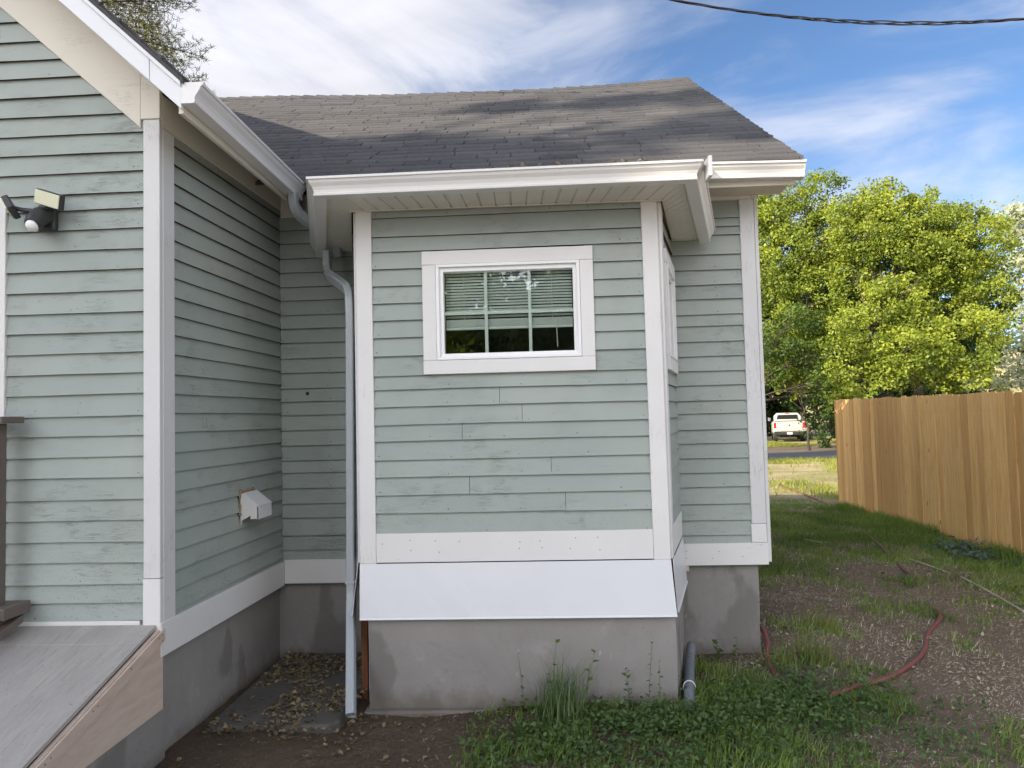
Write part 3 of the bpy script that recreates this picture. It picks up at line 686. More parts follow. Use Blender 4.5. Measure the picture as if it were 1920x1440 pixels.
# roofs --------------------------------------------------------------------
RPX = [-5.7, -3.55, -3.03, -1.69, -.256, .708, 1.60]; RPZ = [5.235, 5.232, 5.226, 5.173, 5.157, 5.166, 5.212]
def ridge_z(x): return float(np.interp(x, RPX, RPZ))
EY, EZ, RY = 4.345, 3.131, 7.604
def roofpt(x, f, lift=0.):
    """f 0..1 from eave to ridge; the middle of the slope sags with the ridge"""
    y = EY+(RY-EY)*f; z = EZ+(ridge_z(x)-EZ)*f + .004*math.sin(f*9+x*1.7)*f*(1-f)*2
    return Vector((x, y, z+lift))
def shingles(pt, xa, xb, L, e, seed, name, left=None, tab=(.16, .42), right=None, parent=HOUSE):
    rr = random.Random(seed); mb = MB(); n = int(L/e)+1; row = 0
    for i in range(n):
        f0 = i*e/L; f1 = min(1.0, (i+1.12)*e/L)
        if f0 >= 1: break
        x = (left(f0) if left else xa)-rr.uniform(0, .3); xe = right(f0) if right else xb; base = rr.uniform(-.12, .12)
        dz = rr.uniform(-.001, .001)
        while x < xe:
            wd = rr.uniform(*tab); x2 = min(x+wd, xe+rr.uniform(0, .006)); xs_ = max(x, (left(f0) if left else xa))
            if x2-xs_ > .01:
                th = rr.uniform(.0095, .0115)+(.005 if rr.random() < .4 else 0); tn = min(1, max(0, .5+base+rr.gauss(0, .2)))
                m = max(1, int((x2-xs_)/.3)); sk = rr.uniform(-.010, .010)
                a = pt(xs_+.004, f0, th+dz); b2 = pt(x2-.004, f0, th+dz); c2 = pt(x2-.0015+sk, f1, .002); d2 = pt(xs_+.0015+sk, f1, .002)
                a0 = pt(xs_+.0015, f0, -.002); b0 = pt(x2-.0015, f0, -.002)
                mb.add([a, b2, c2, d2, a0, b0], [(0, 1, 2, 3), (4, 5, 1, 0), (4, 0, 3), (5, 2, 1)], 0, tn)
            x = x2
    return mb
L = math.hypot(RY-EY, 2.05)
valley = lambda f: -1.62-2.1*f if f < 1 else -3.73
roof = shingles(roofpt, -3.9, 1.60, L, .127, 21, 'shingles', left=lambda f: -1.60-2.2*f, right=None)
# under-deck of the main roof, front and back slope
dk = MB(); n = 12
for i in range(n):
    xa, xb = -5.7+7.29*i/n, -5.7+7.29*(i+1)/n
    pts = []
    for x in (xa, xb):
        for f in (0, 1): q = roofpt(x, f, -.004); pts.append(q)
    a, a1, b2, b1 = pts
    if xb > -3.8: dk.add([a, b2, b1, a1, a-Vector((0, 0, .02)), b2-Vector((0, 0, .02)), b1-Vector((0, 0, .02)), a1-Vector((0, 0, .02))], [(0,1,2,3),(7,6,5,4),(0,4,5,1),(1,5,6,2),(2,6,7,3),(3,7,4,0)])
    bk = [Vector((p.x, 2*RY-p.y, p.z)) for p in (a, b2, b1, a1)]
    dk.add(bk+[p-Vector((0, 0, .02)) for p in bk], [(3,2,1,0),(4,5,6,7),(1,5,4,0),(2,6,5,1),(3,7,6,2),(0,4,7,3)])
ROOF = roof.build('roof', M['shingle'], HOUSE)
dk.build('roof_deck', M['shingle'], ROOF)
# ridge caps: overlapping bent tabs, slightly lifted here and there
b = MB(); x = -4.2; rr = random.Random(3)
while x < 1.60:
    l_ = .145; x2 = min(x+l_+.03, 1.605); th = .012+rr.uniform(0, .006)
    for sgn in (-1, 1):
        A = Vector((x, RY, ridge_z(x)+th+.006)); B = Vector((x2, RY, ridge_z(x2)+.006)); dy = .145*sgn
        C_ = Vector((x2, RY+dy, ridge_z(x2)-.145*.63+.006)); D_ = Vector((x, RY+dy, ridge_z(x)-.145*.63+th+.004))
        k = Vector((0, 0, -.006)); b.add([A, B, C_, D_, A+k*2, B+k, C_+k, D_+k*2], [(0,1,2,3),(4,7,6,5),(0,3,7,4),(3,2,6,7),(1,5,6,2)], 0, min(1, max(0, .6+rr.gauss(0, .2))))
    x += l_
b.build('ridge_cap', M['shingle'], ROOF)
# bay roof: low slope strip from the bay gutter up to the main slope
def baypt(x, f, lift=0.):
    y = 3.66+.72*f; return Vector((x, y, 2.893+(3.140-2.893)*f+lift))
bm_ = shingles(baypt, -1.3, .95, .76, .127, 31, 'x', left=lambda f: -1.19-.20*f, right=lambda f: .80+.22*f)
bm_.hexa([(-1.16, 3.67, 2.86), (.77, 3.67, 2.86), (1.03, 4.70, 2.86), (-1.47, 4.70, 2.86), (-1.16, 3.67, 2.885), (.77, 3.67, 2.885), (1.03, 4.70, 3.23), (-1.47, 4.70, 3.23)])
bm_.build('bay_roof', M['shingle'], HOUSE)
# wing roof
WE = 3.150
def wingpt(sgn):
    def f_(y, f, lift=0.):
        x = -1.585+(RX+1.585)*f if sgn > 0 else (2*RX+1.585)-(RX+1.585)*f
        return Vector((x, y, WE+.925*(1.585+RX)*-1*f+lift)) 
    return f_
for sgn in (1, -1):
    s_ = shingles(wingpt(sgn), 3.02, 6.5 if sgn > 0 else 7.4, 2.92, .13, 50+sgn, 'x', left=(lambda f: 3.015), right=(lambda f: 4.45+3.1*f) if sgn > 0 else None, tab=(.3, .9))
    g_ = wingpt(sgn); q = [g_(3.02, 0, -.003), g_(4.42 if sgn > 0 else 7.5, 0, -.003), g_(7.5, 1, -.003), g_(3.02, 1, -.003)]
    s_.add(q+[p-Vector((0, 0, .025)) for p in q], [(0,1,2,3),(7,6,5,4),(0,4,5,1),(1,5,6,2),(2,6,7,3),(3,7,4,0)])
    s_.build('wing_roof', M['shingle'], HOUSE)

# downspouts -----------------------------------------------------------------
DSM = simple('shaded_downspout_enamel', (.33, .36, .37), .38, .06, 4, 0, .5, 0, .2, (.4, .38, .34))  # gray puts the recess shade into the white pipe's colour
def downspout(pts, wx, wy, name='downspout', crinkle=(), open_end=False):
    """rounded rectangular corrugated pipe; crinkle: ranges of point index that are elbows"""
    P = [Vector(p) for p in pts]
    # resample
    Q = []; K = []
    for i in range(len(P)-1):
        n = max(1, int((P[i+1]-P[i]).length/.012))
        for k in range(n): Q.append(P[i].lerp(P[i+1], k/n)); K.append(i in crinkle)
    Q.append(P[-1]); K.append(False)
    for _ in range(6):
        Q = [Q[0]]+[(Q[i-1]+Q[i]*2+Q[i+1])/4 for i in range(1, len(Q)-1)]+[Q[-1]]
    sec = []
    for (a, c_, steps) in ((1, 1, 1), (-1, 1, 1), (-1, -1, 1), (1, -1, 1)): pass
    cs = [(.5, -.38), (.5, -.2), (.46, -.13), (.5, -.06), (.5, .06), (.46, .13), (.5, .2), (.5, .38), (.38, .5), (.22, .5), (.14, .46), (.06, .5), (-.06, .5), (-.14, .46), (-.22, .5), (-.38, .5),
          (-.5, .38), (-.5, .2), (-.46, .13), (-.5, .06), (-.5, -.06), (-.46, -.13), (-.5, -.2), (-.5, -.38), (-.38, -.5), (-.22, -.5), (-.14, -.46), (-.06, -.5), (.06, -.5), (.14, -.46), (.22, -.5), (.38, -.5)]
    rings = []; xa = Vector((1, 0, 0))
    T0 = (Q[1]-Q[0]).normalized(); X = (xa-T0*xa.dot(T0)).normalized()
    for i, q in enumerate(Q):
        T = (Q[min(i+1, len(Q)-1)]-Q[max(i-1, 0)]).normalized(); X = (xa-T*xa.dot(T)).normalized(); Yv = T.cross(X)
        g = 1+(.035*math.sin(i*2.1) if K[min(i, len(K)-1)] else 0)
        rings.append([q+X*(a*wx*g)+Yv*(c_*wy*g) for a, c_ in cs])
    b = MB(); b.sweep(None, rings, 0, not open_end)
    if open_end:
        inner = []
        for i in (len(Q)-1, len(Q)-8):
            q = Q[i]; inner.append([q+(p-q)*.93 for p in rings[i]])
        n = len(cs); base = rings[-1]
        b.sweep(None, [base, inner[0], inner[1]], 0, False); b.add(inner[1], [tuple(range(n))], 1)
    return b.build(name, [DSM, M['dark']], HOUSE, 0, True)
DS = downspout([(-1.405, 4.50, 2.705), (-1.405, 4.50, 2.60), (-1.385, 4.46, 2.54), (-1.19, 4.20, 2.40), (-1.155, 4.13, 2.33), (-1.150, 4.12, 2.2), (-1.168, 4.12, .60), (-1.158, 4.07, .50), (-1.064, 3.71, .075)], .047, .066, 'downspout', (0, 1, 2, 3, 4, 6), True)
for z_ in (.66,):
    xx_ = -1.150-.018*(2.2-z_)/1.6
    b = MB(); b.box(xx_-.0265, xx_+.0265, 4.083, 4.157, z_, z_+.022); b.box(xx_+.0266, xx_+.075, 4.10, 4.103, z_, z_+.022); b.build('strap', DSM, DS, .001)
downspout([(-1.555, 4.30, 3.04), (-1.555, 4.32, 2.95), (-1.53, 4.37, 2.90), (-1.43, 4.52, 2.84), (-1.38, 4.60, 2.80), (-1.37, 4.64, 2.70)], .055, .06, 'downspout', (0, 1, 2, 3))

# wall details ---------------------------------------------------------------
BXV = -1.838
VH = thing('dryer_vent_hood', 'white boxy wooden vent hood jutting from the recess side wall', 'vent hood', (BXV+.01, 4.22, 1.08))
y0, y1 = 4.115, 4.31
for (ya, yb) in ((y0, y0+.012), (y1-.012, y1)):
    pr = [(.018, 1.005), (.018, 1.19), (.035, 1.19), (.125, 1.115), (.125, 1.040), (.078, 1.040), (.078, 1.060), (.022, 1.030)]
    b = MB(); n = len(pr); b.add([(BXV+d, ya, z) for d, z in pr]+[(BXV+d, yb, z) for d, z in pr], [tuple(range(n)), tuple(range(n, 2*n))[::-1]]+[(i, n+i, n+(i+1) % n, (i+1) % n) for i in range(n)]); b.build('side_panel', WH, VH)
b = MB(); b.add([(BXV+.035, y0-.002, 1.193), (BXV+.128, y0-.002, 1.116), (BXV+.128, y1+.002, 1.116), (BXV+.035, y1+.002, 1.193), (BXV+.035, y0-.002, 1.182), (BXV+.124, y0-.002, 1.108), (BXV+.124, y1+.002, 1.108), (BXV+.035, y1+.002, 1.182)], [(0,1,2,3),(7,6,5,4),(0,4,5,1),(1,5,6,2),(2,6,7,3),(3,7,4,0)])
b.box(BXV+.118, BXV+.1275, y0, y1, 1.038, 1.112); b.build('hood_cover', M['flash'], VH)
foamm = simple('aged_foam', (.30, .22, .13), .9, .4, 60, 0, .2, .5); rr = random.Random(8)
b = MB(); b.tube([(BXV+.018, y0-.01+k*.017, 1.196+rr.uniform(-.003, .005)) for k in range(12)], [rr.uniform(.006, .014) for k in range(12)], 7); b.build('foam_sealant', foamm, VH, 0, True)
b = MB(); b.tube([(BXV+.018, y0-.006+rr.uniform(-.003, .003), 1.19-k*.018) for k in range(8)], [rr.uniform(.003, .011) for k in range(8)], 7); b.build('foam_sealant', foamm, VH, 0, True)

SL = thing('security_light', 'black twin-head security light with a round white sensor on the left gable wall', 'light', (-2.42, WY-.02, 2.62))
b = MB()
b.box(-2.448, -2.358, WY-.055, WY-.017, 2.555, 2.685); b.build('base_plate', M['black'], SL, .012, seg=3)
b = MB(); b.tube([(-2.40, WY-.05, 2.625), (-2.402, WY-.09, 2.615), (-2.402, WY-.125, 2.582), (-2.400, WY-.145, 2.56)], [.044, .045, .040, .034], 20)
b.build('sensor_body', M['black'], SL, .004)
b = MB(); rings = []; ctr = Vector((-2.400, WY-.142, 2.557)); dr = Vector((-.18, -.72, -.55)).normalized(); X = dr.cross(Vector((0, 0, 1))).normalized(); Y_ = dr.cross(X)
for k in range(7):
    a = k/6*math.pi/2*.98; rings.append([ctr+dr*(.026*math.sin(a))+(X*math.cos(j*math.pi/10)+Y_*math.sin(j*math.pi/10))*(.030*math.cos(a)) for j in range(20)])
b.sweep(None, rings); b.build('sensor_dome', M['vinyl'], SL, 0, True)
def head(cx_, cz_, yy, ang, tilt, wd, hg, name, lab):
    Rm = Matrix.Rotation(ang, 3, 'Y') @ Matrix.Rotation(tilt[0], 3, 'X') @ Matrix.Rotation(tilt[1], 3, 'Z')
    o_ = Vector((cx_, yy, cz_))
    def bx(a0, a1, b0, b1, c0, c1): return [o_+Rm @ Vector(p) for p in ((a0,b0,c0),(a1,b0,c0),(a1,b1,c0),(a0,b1,c0),(a0,b0,c1),(a1,b0,c1),(a1,b1,c1),(a0,b1,c1))]
    m = MB(); m.hexa(bx(-wd, wd, -.006, .022, -hg, hg)); h_ = m.build('lamp_head', M['black'], SL, .005, seg=2); h_['label'] = lab
    m = MB(); m.hexa(bx(-wd+.004, wd-.004, -.014, -.007, -hg+.004, hg-.004)); m.build('lens', simple('frosted_lens', (.70, .70, .50), .35, .03, 9), h_, .002)
    m = MB(); m.tube([o_+Rm @ Vector((0, .018, -.01)), o_+Rm @ Vector((0, .04, -.03)), Vector((-2.42, WY-.09, 2.64))], .011, 10); m.build('arm', M['black'], h_)
head(-2.342, 2.688, WY-.115, R(17), (R(14), R(-8)), .074, .036, 'a', 'lamp head facing the yard')
head(-2.535, 2.655, WY-.115, R(-32), (R(-5), R(-66)), .052, .036, 'b', 'lamp head turned to the left')

# doorway trim at the far left of the wing
b = MB(); b.fbox(F_wing, -2.735, -2.625, .66, 2.735, 0, .026); b.build('door_casing', WH, HOUSE, BV)
b = MB(); b.fbox(F_wing, -3.85, -3.735, .66, 2.735, 0, .026); b.build('door_casing', WH, HOUSE, BV)
b = MB(); b.fbox(F_wing, -3.734, -2.736, 2.62, 2.735, 0, .026); b.build('door_casing', WH, HOUSE, BV)
b = MB(); b.fbox(F_wing, -3.73, -2.74, .66, 2.618, .001, .012)
dd_ = b.build('door', simple('door_enamel', (.5, .5, .48), .5), HOUSE)
b = MB(); b.tube([(-2.82, WY-.012, 1.62), (-2.82, WY-.06, 1.62)], [.012, .026], 12); b.build('handle', simple('brass', (.5, .4, .2), .3, .05, 5, 1), dd_)
b = MB(); b.tube([(-1.624, BY-.018, 1.793), (-1.624, BY-.008, 1.793)], .012, 10); b.build('knot_hole', M['dark'], HOUSE)

# ================================================================== RAMP
RAMP = thing('wooden_ramp', 'worn gray wooden ramp with tan plywood side, rising to the left gable wall', 'ramp', (-2.2, 2.4, 0))
rz = lambda y: .664-.287*(3.30-y)                  # deck height along the ramp
RXE = -1.868
b = MB()
def deckp(x0, x1, y0, y1, th=.018):
    b.hexa([(x0,y0,rz(y0)-th),(x1,y0,rz(y0)-th),(x1,y1,rz(y1)-th),(x0,y1,rz(y1)-th),(x0,y0,rz(y0)),(x1,y0,rz(y0)),(x1,y1,rz(y1)),(x0,y1,rz(y1))])
deckp(-2.98, RXE, 1.9, 3.152); deckp(-2.98, RXE, .95, 1.897); deckp(-2.98, RXE, 3.155, 3.302)
b.build('deck', M['deck'], RAMP, .0015)
b = MB()                                            # plywood side
ys = [.95, 2.1, 2.66, 3.02, 3.325]; top = [rz(y)-.022 for y in ys]
bot = [.05, .268, .268, .268, .268]
for i in range(len(ys)-1):
    b.hexa([(RXE+.002,ys[i],bot[i]),(RXE+.018,ys[i],bot[i]),(RXE+.018,ys[i+1],bot[i+1]),(RXE+.002,ys[i+1],bot[i+1]),(RXE+.002,ys[i],top[i]),(RXE+.018,ys[i],top[i]),(RXE+.018,ys[i+1],top[i+1]),(RXE+.002,ys[i+1],top[i+1])])
b.build('side_panel', M['ply'], RAMP)
b = MB()                                            # edge batten under the deck edge
xa_, xb_ = RXE+.019, RXE+.030; b.hexa([(xa_,.95,rz(.95)-.075),(xb_,.95,rz(.95)-.075),(xb_,3.325,rz(3.325)-.085),(xa_,3.325,rz(3.325)-.085),(xa_,.95,rz(.95)-.020),(xb_,.95,rz(.95)-.020),(xb_,3.325,rz(3.325)-.030),(xa_,3.325,rz(3.325)-.030)])
for y in (3.30, 3.27, 3.05, 2.82, 2.79, 2.55, 2.52):
    for dz in ((0, -.028) if y == 3.30 else (0,)):
        zz = rz(y)-.045+dz; b.add([(xb_+.0006, y+.004*math.cos(g*1.047), zz+.004*math.sin(g*1.047)) for g in range(6)], [(0,1,2,3,4,5)], 1)
b.build('edge_batten', [M['ply'], M['nail']], RAMP)
b = MB(); b.hexa([(-2.52,.95,rz(.95)+.003),(-2.475,.95,rz(.95)+.003),(-2.475,3.25,.70),(-2.52,3.25,.70),(-2.52,.95,rz(.95)+.085),(-2.475,.95,rz(.95)+.085),(-2.475,3.25,.735),(-2.52,3.25,.735)])
b.v = [(x, y, z) for x, y, z in b.v]
b.box(-2.52, -2.473, 3.12, 3.29, .737, .79); b.box(-2.60, -2.522, 3.0, 3.29, .70, .79); b.build('curb', M['brown'], RAMP, .003)
b = MB(); b.box(-2.61, -2.553, 3.17, 3.235, .60, 1.628); b.build('rail_post', M['brown'], RAMP, .003)
b = MB(); b.box(-2.66, -2.497, 3.13, 3.275, 1.6295, 1.66); b.build('rail_cap', M['brown'], RAMP, .003)
b = MB(); b.box(-1.99, -1.858, .9, 3.355, -.2, .267); b.build('concrete_base', M['concrete'], RAMP)
# recess: old concrete pad half buried
PAD = MB(); prism(PAD, [(-1.80, 3.62), (-1.16, 3.64), (-1.12, 3.70), (-1.12, 4.76), (-1.80, 4.76)], -.1, .056)
tag(PAD.build('concrete_pad', simple('damp_concrete', (.10, .092, .082), .95, .35, 5, 0, .2, .6, .5, (.16, .14, .11)), None, .012), 'dark damp concrete pad strewn with leaves in the recess', 'pad')
b = MB(); b.hexa([(-1.115,4.12,-.05),(-1.078,4.12,-.05),(-1.078,4.16,-.05),(-1.115,4.16,-.05),(-1.11,4.10,.54),(-1.073,4.10,.54),(-1.073,4.14,.54),(-1.11,4.14,.54)])
tag(b.build('reddish_plank', M['rust'], None, .003), 'reddish brown plank standing between downspout and bay foundation', 'plank')
b = MB(); b.box(-1.066, -1.045, 4.10, 4.13, -.05, .52); tag(b.build('gray_lath', M['old'], None, .002), 'thin gray lath upright beside the reddish plank', 'lath')

# ================================================================== FENCE
FE = thing('picket_fence', 'new cedar privacy fence of dog-eared pickets along the right side', 'fence', (5, 9, 0))
rr = random.Random(17); b = MB(); y = 4.6; FX = 5.0
def fzt(y): return 1.742+(y-7.7)*.0035
while y < 12.66:
    wd = .138+rr.uniform(-.004, .004); g = rr.uniform(.003, .010); tn = rr.random(); zt = fzt(y)+rr.uniform(-.012, .012); zb = gz(FX, y)-.02+rr.uniform(-.01, .02)
    y2 = min(y+wd, 12.69); x = FX+rr.uniform(-.006, .006); ea = .022; lean = rr.uniform(-.004, .004); cup = rr.uniform(-.003, .003); th = .015
    def P(yy, z, xo): return (x+xo+lean*(z-.8), yy, z)
    prof = [(y, zb), (y2, zb), (y2, zt-ea), (y2-ea, zt), (y+ea, zt), (y, zt-ea)]
    n = len(prof); b.add([P(p, q, 0) for p, q in prof]+[P(p, q, th) for p, q in prof], [tuple(range(n))[::-1], tuple(range(n, 2*n))]+[(i, (i+1) % n, n+(i+1) % n, n+i) for i in range(n)], 0, tn)
    for zc in (.39, .99, 1.54):
        for yy_ in (y+.03, y2-.03):
            yy_ += rr.uniform(-.006, .006); zz_ = zc+rr.uniform(-.012, .012); b.add([(x-.0012+lean*(zz_-.8), yy_+.0035*math.cos(g_*1.047), zz_+.0035*math.sin(g_*1.047)) for g_ in range(6)], [(0, 1, 2, 3, 4, 5)], 1)
    y = y2+g
b.build('picket_panel', [M['cedar'], M['nail']], FE)
for z in (.35, .95, 1.5):
    b = MB(); b.box(FX+.02, FX+.058, 4.6, 12.69, z, z+.085); b.build('rail', M['cedar'], FE)
for y in (4.65, 7.05, 9.45, 11.85, 12.62):
    b = MB(); b.box(FX+.06, FX+.15, y, y+.09, gz(FX, y)-.3, 1.70); b.build('post', M['cedar'], FE)

# ================================================================== HOSE, PIPE, STICKS, CABLE
def smooth(pts, n=8):
    P = [Vector(p) for p in pts]; P = [P[0]*2-P[1]]+P+[P[-1]*2-P[-2]]; out = []
    for i in range(1, len(P)-2):
        for k in range(n):
            t_ = k/n; a, b2, c2, d2 = P[i-1:i+3]
            out.append(.5*((2*b2)+(c2-a)*t_+(2*a-5*b2+4*c2-d2)*t_*t_+(3*b2-a-3*c2+d2)*t_**3))
    out.append(P[-2]); return out
def onground(pts, h): return [(x, y, gz(x, y)+h+(q if q else 0)) for x, y, q in pts]
hp = [(1.385, 5.30, .0), (1.40, 5.0, .10), (1.395, 4.80, .05), (1.32, 4.55, 0), (1.33, 4.25, -.01), (1.491, 4.106, 0), (1.725, 4.213, 0), (1.922, 4.317, .004), (2.15, 4.535, .004), (2.396, 4.828, 0), (2.637, 5.226, 0), (2.884, 5.551, .006), (3.028, 5.846, 0), (3.15, 6.35, -.05), (3.394, 6.967, 0), (3.478, 7.321, 0), (3.682, 7.999, 0), (3.986, 9.201, 0), (4.2, 10.3, -.05), (4.7, 12.1, 0), (4.938, 13.052, .0), (5.041, 14.399, 0), (5.136, 16.325, 0)]
hs = smooth(onground(hp, .016)); hs = [Vector((p.x, p.y, p.z if 5.9 < p.y < 6.9 or p.y > 9.5 and p.y < 12 else max(p.z, gz(p.x, p.y)+.004))) for p in hs]
b = MB(); b.tube(hs, .0155, 10); tag(b.build('garden_hose', M['hose'], None, 0, True), 'faded red garden hose winding through the yard past the house corner', 'hose')
PI = thing('corrugated_drain_pipe', 'gray corrugated drain pipe beside the right bay foundation', 'pipe', (.75, 4.2, 0))
b = MB(); q = smooth([(.695, 3.80, gz(.69, 3.8)+.005), (.735, 4.02, gz(.7, 4.)+.045), (.80, 4.35, gz(.8, 4.3)+.06), (.873, 4.66, gz(.87, 4.6)+.11)], 30)
b.tube(q, [.028+.0025*math.sin(i*1.6) for i in range(len(q))], 16); b.build('pipe_body', M['drain'], PI, 0, True)
b = MB(); q2 = [Vector((.745+.033*math.cos(a), 4.07+.02*math.sin(a)*.3, gz(.74, 4.07)+.048+.033*math.sin(a))) for a in np.linspace(0, 2*math.pi, 17)]; b.tube(q2, .003, 5); b.build('white_tie', M['vinyl'], PI)
stickm = simple('bleached_stick', (.46, .40, .30), .8, .15, 20)
for nm, lab, pp, r_ in (('dry_stick', 'long pale dry stick lying in the grass near the fence', [(3.606, 5.712, 0), (3.70, 6.15, .01), (3.752, 6.559, 0), (3.80, 6.9, 0)], .010),
                        ('dry_stick', 'thin pale cane beside the far red hose stretch', [(3.812, 7.103, 0), (3.78, 7.4, .01), (3.734, 7.703, 0)], .007),
                        ('dry_stick', 'short pale twig in the lush grass behind the house corner', [(3.103, 8.973, 0), (3.227, 8.737, 0)], .008)):
    b = MB(); b.tube(smooth(onground(pp, .02), 5), r_, 6); tag(b.build(nm, stickm), lab, 'stick')
CA = thing('power_cable', 'black twisted service cable crossing the sky at upper right', 'cable', (2.6, 6, 4.9))
cab = lambda x: 4.812+.0505*(x-3.72)**2*(1.0 if x < 3.72 else .9)
for k in range(3):
    b = MB(); pts = []; n = 420
    for i in range(n+1):
        x = -4+18*i/n; tw = 9.0*x+.8*math.sin(x*3.)+k*2.094; rr_ = .0085 if k < 2 else .011
        ph = .004+rr_*(.6+.4*math.sin(x*2.3+1))
        zz = cab(x) if -1 < x < 8.5 else cab(-1 if x < 0 else 8.5)+(abs(x-(-1 if x < 0 else 8.5)))*.30
        pts.append((x, 6+ph*math.sin(tw), zz+ph*math.cos(tw)))
    b.tube(pts, .0062 if k < 2 else .0052, 6); b.build('conductor', simple('cable_rubber', (.02, .02, .024), .5), CA, 0, True)

# ================================================================== TRUCK
TY = 48.0; TX = 15.95; TZ = gz(TX, TY)+.0
TR = thing('pickup_truck', 'white pickup truck parked with its tailgate towards the house', 'pickup truck', (TX, TY, TZ))
pw = simple('white_car_paint', (.50, .49, .465), .25, .02, 2, 0, .6); bk = simple('black_trim', (.02, .02, .02), .5); tire = simple('tire_rubber', (.025, .025, .025), .85)
redm = simple('tail_lamp_red', (.45, .02, .02), .2); gm = simple('tinted_glass', (.02, .025, .025), .08, .02, 3, 0, .8); crm = simple('chrome', (.6, .6, .6), .2, .05, 3, 1); plt = simple('license_plate', (.62, .55, .55), .5)
def T(x, y, z): return (TX+x, TY+y, TZ+z)
def loft(mb, secs, m=0):   # secs: list of (y, [(x,z)...])
    mb.sweep(None, [[Vector(T(x, y, z)) for x, z in s] for y, s in secs], m)
def sec(hw, z0, z1, r=.08, tum=0): return [(-hw+.02, z0), (-hw, z0+.08), (-hw, z0+(z1-z0)*.6), (-hw+tum, z1-r), (-hw+tum+r, z1), (hw-tum-r, z1), (hw-tum, z1-r), (hw, z0+(z1-z0)*.6), (hw, z0+.08), (hw-.02, z0)]
b = MB(); loft(b, [(.0, sec(.98, .62, 1.36)), (.06, sec(1.0, .60, 1.38)), (2.0, sec(1.0, .55, 1.39)), (5.3, sec(.99, .5, 1.28)), (5.75, sec(.92, .52, 1.15))]); b.build('body', pw, TR, .02, True, 2)
b = MB(); loft(b, [(2.0, sec(.86, 1.38, 1.9, .07, .13)), (2.2, sec(.87, 1.38, 1.94, .07, .13)), (3.6, sec(.86, 1.38, 1.93, .07, .13)), (4.3, sec(.86, 1.28, 1.35, .03, .05))]); b.build('cab', pw, TR, .01, True, 2)
b = MB(); b.hexa([T(-.70, 1.985, 1.50), T(.70, 1.985, 1.50), T(.70, 2.0, 1.50), T(-.70, 2.0, 1.50), T(-.64, 1.985, 1.80), T(.64, 1.985, 1.80), T(.64, 2.0, 1.80), T(-.64, 2.0, 1.80)]); b.build('rear_window', gm, TR, .01)
b = MB(); b.box(TX-.86, TX+.86, TY+.02, TY+1.9, TZ+1.385, TZ+1.40); b.build('bed_rail', bk, TR)
b = MB(); b.box(TX-.78, TX+.78, TY-.035, TY-.001, TZ+.80, TZ+1.36); b.build('tailgate', pw, TR, .015, False, 2)
b = MB(); b.box(TX-.80, TX+.80, TY-.045, TY-.036, TZ+.955, TZ+.975); b.box(TX-.79, TX+.79, TY-.042, TY-.036, TZ+1.27, TZ+1.285); b.build('tailgate_crease', simple('paint_crease', (.25, .24, .23), .5), TR)
b = MB(); b.tube([T(0, -.037, 1.12), T(0, -.05, 1.12)], .055, 14); b.build('emblem', bk, TR)
b = MB(); b.box(TX-.97, TX+.97, TY-.20, TY-.01, TZ+.48, TZ+.72); b.build('bumper', bk, TR, .03, False, 2)
b = MB(); b.box(TX-.5, TX+.5, TY-.21, TY-.2005, TZ+.66, TZ+.735); b.build('bumper_step', crm, TR)
b = MB(); b.box(TX-.17, TX+.17, TY-.215, TY-.2105, TZ+.52, TZ+.66); b.build('license_plate', plt, TR)
for s_ in (-1, 1):
    b = MB(); b.box(TX+s_*.90-.075, TX+s_*.90+.075, TY-.03, TY+.1, TZ+.93, TZ+1.30); b.build('tail_light', redm, TR, .015, False, 2)
    b = MB(); b.hexa([T(s_*1.02-.02, 3.6, 1.38), T(s_*1.22, 3.6, 1.36), T(s_*1.22, 3.75, 1.36), T(s_*1.02-.02, 3.75, 1.38), T(s_*1.02-.02, 3.6, 1.60), T(s_*1.24, 3.6, 1.64), T(s_*1.24, 3.75, 1.64), T(s_*1.02-.02, 3.75, 1.60)]); b.build('mirror', pw, TR, .03)
    for yy in (1.15, 4.75):
        b = MB(); b.tube([T(s_*.98, yy, .39), T(s_*.72, yy, .39)], .39, 22); w_ = b.build('wheel', tire, TR, .03, False, 2)
        b = MB(); b.tube([T(s_*.99, yy, .39), T(s_*.95, yy, .39)], .23, 16); b.build('rim', crm, w_)
b = MB(); b.box(TX-.15, TX+.15, TY+1.99, TY+2.03, TZ+1.86, TZ+1.90); b.build('brake_light', redm, TR)
b = MB(); b.box(TX-.55, TX+.55, TY+1.0, TY+1.3, TZ+.30, TZ+.5); b.build('underbody', bk, TR); b = MB(); b.tube([T(0, -.28, .42), T(0, .4, .42)], .035, 8); b.build('hitch', bk, TR)

TR.rotation_euler.z = -R(15.5)

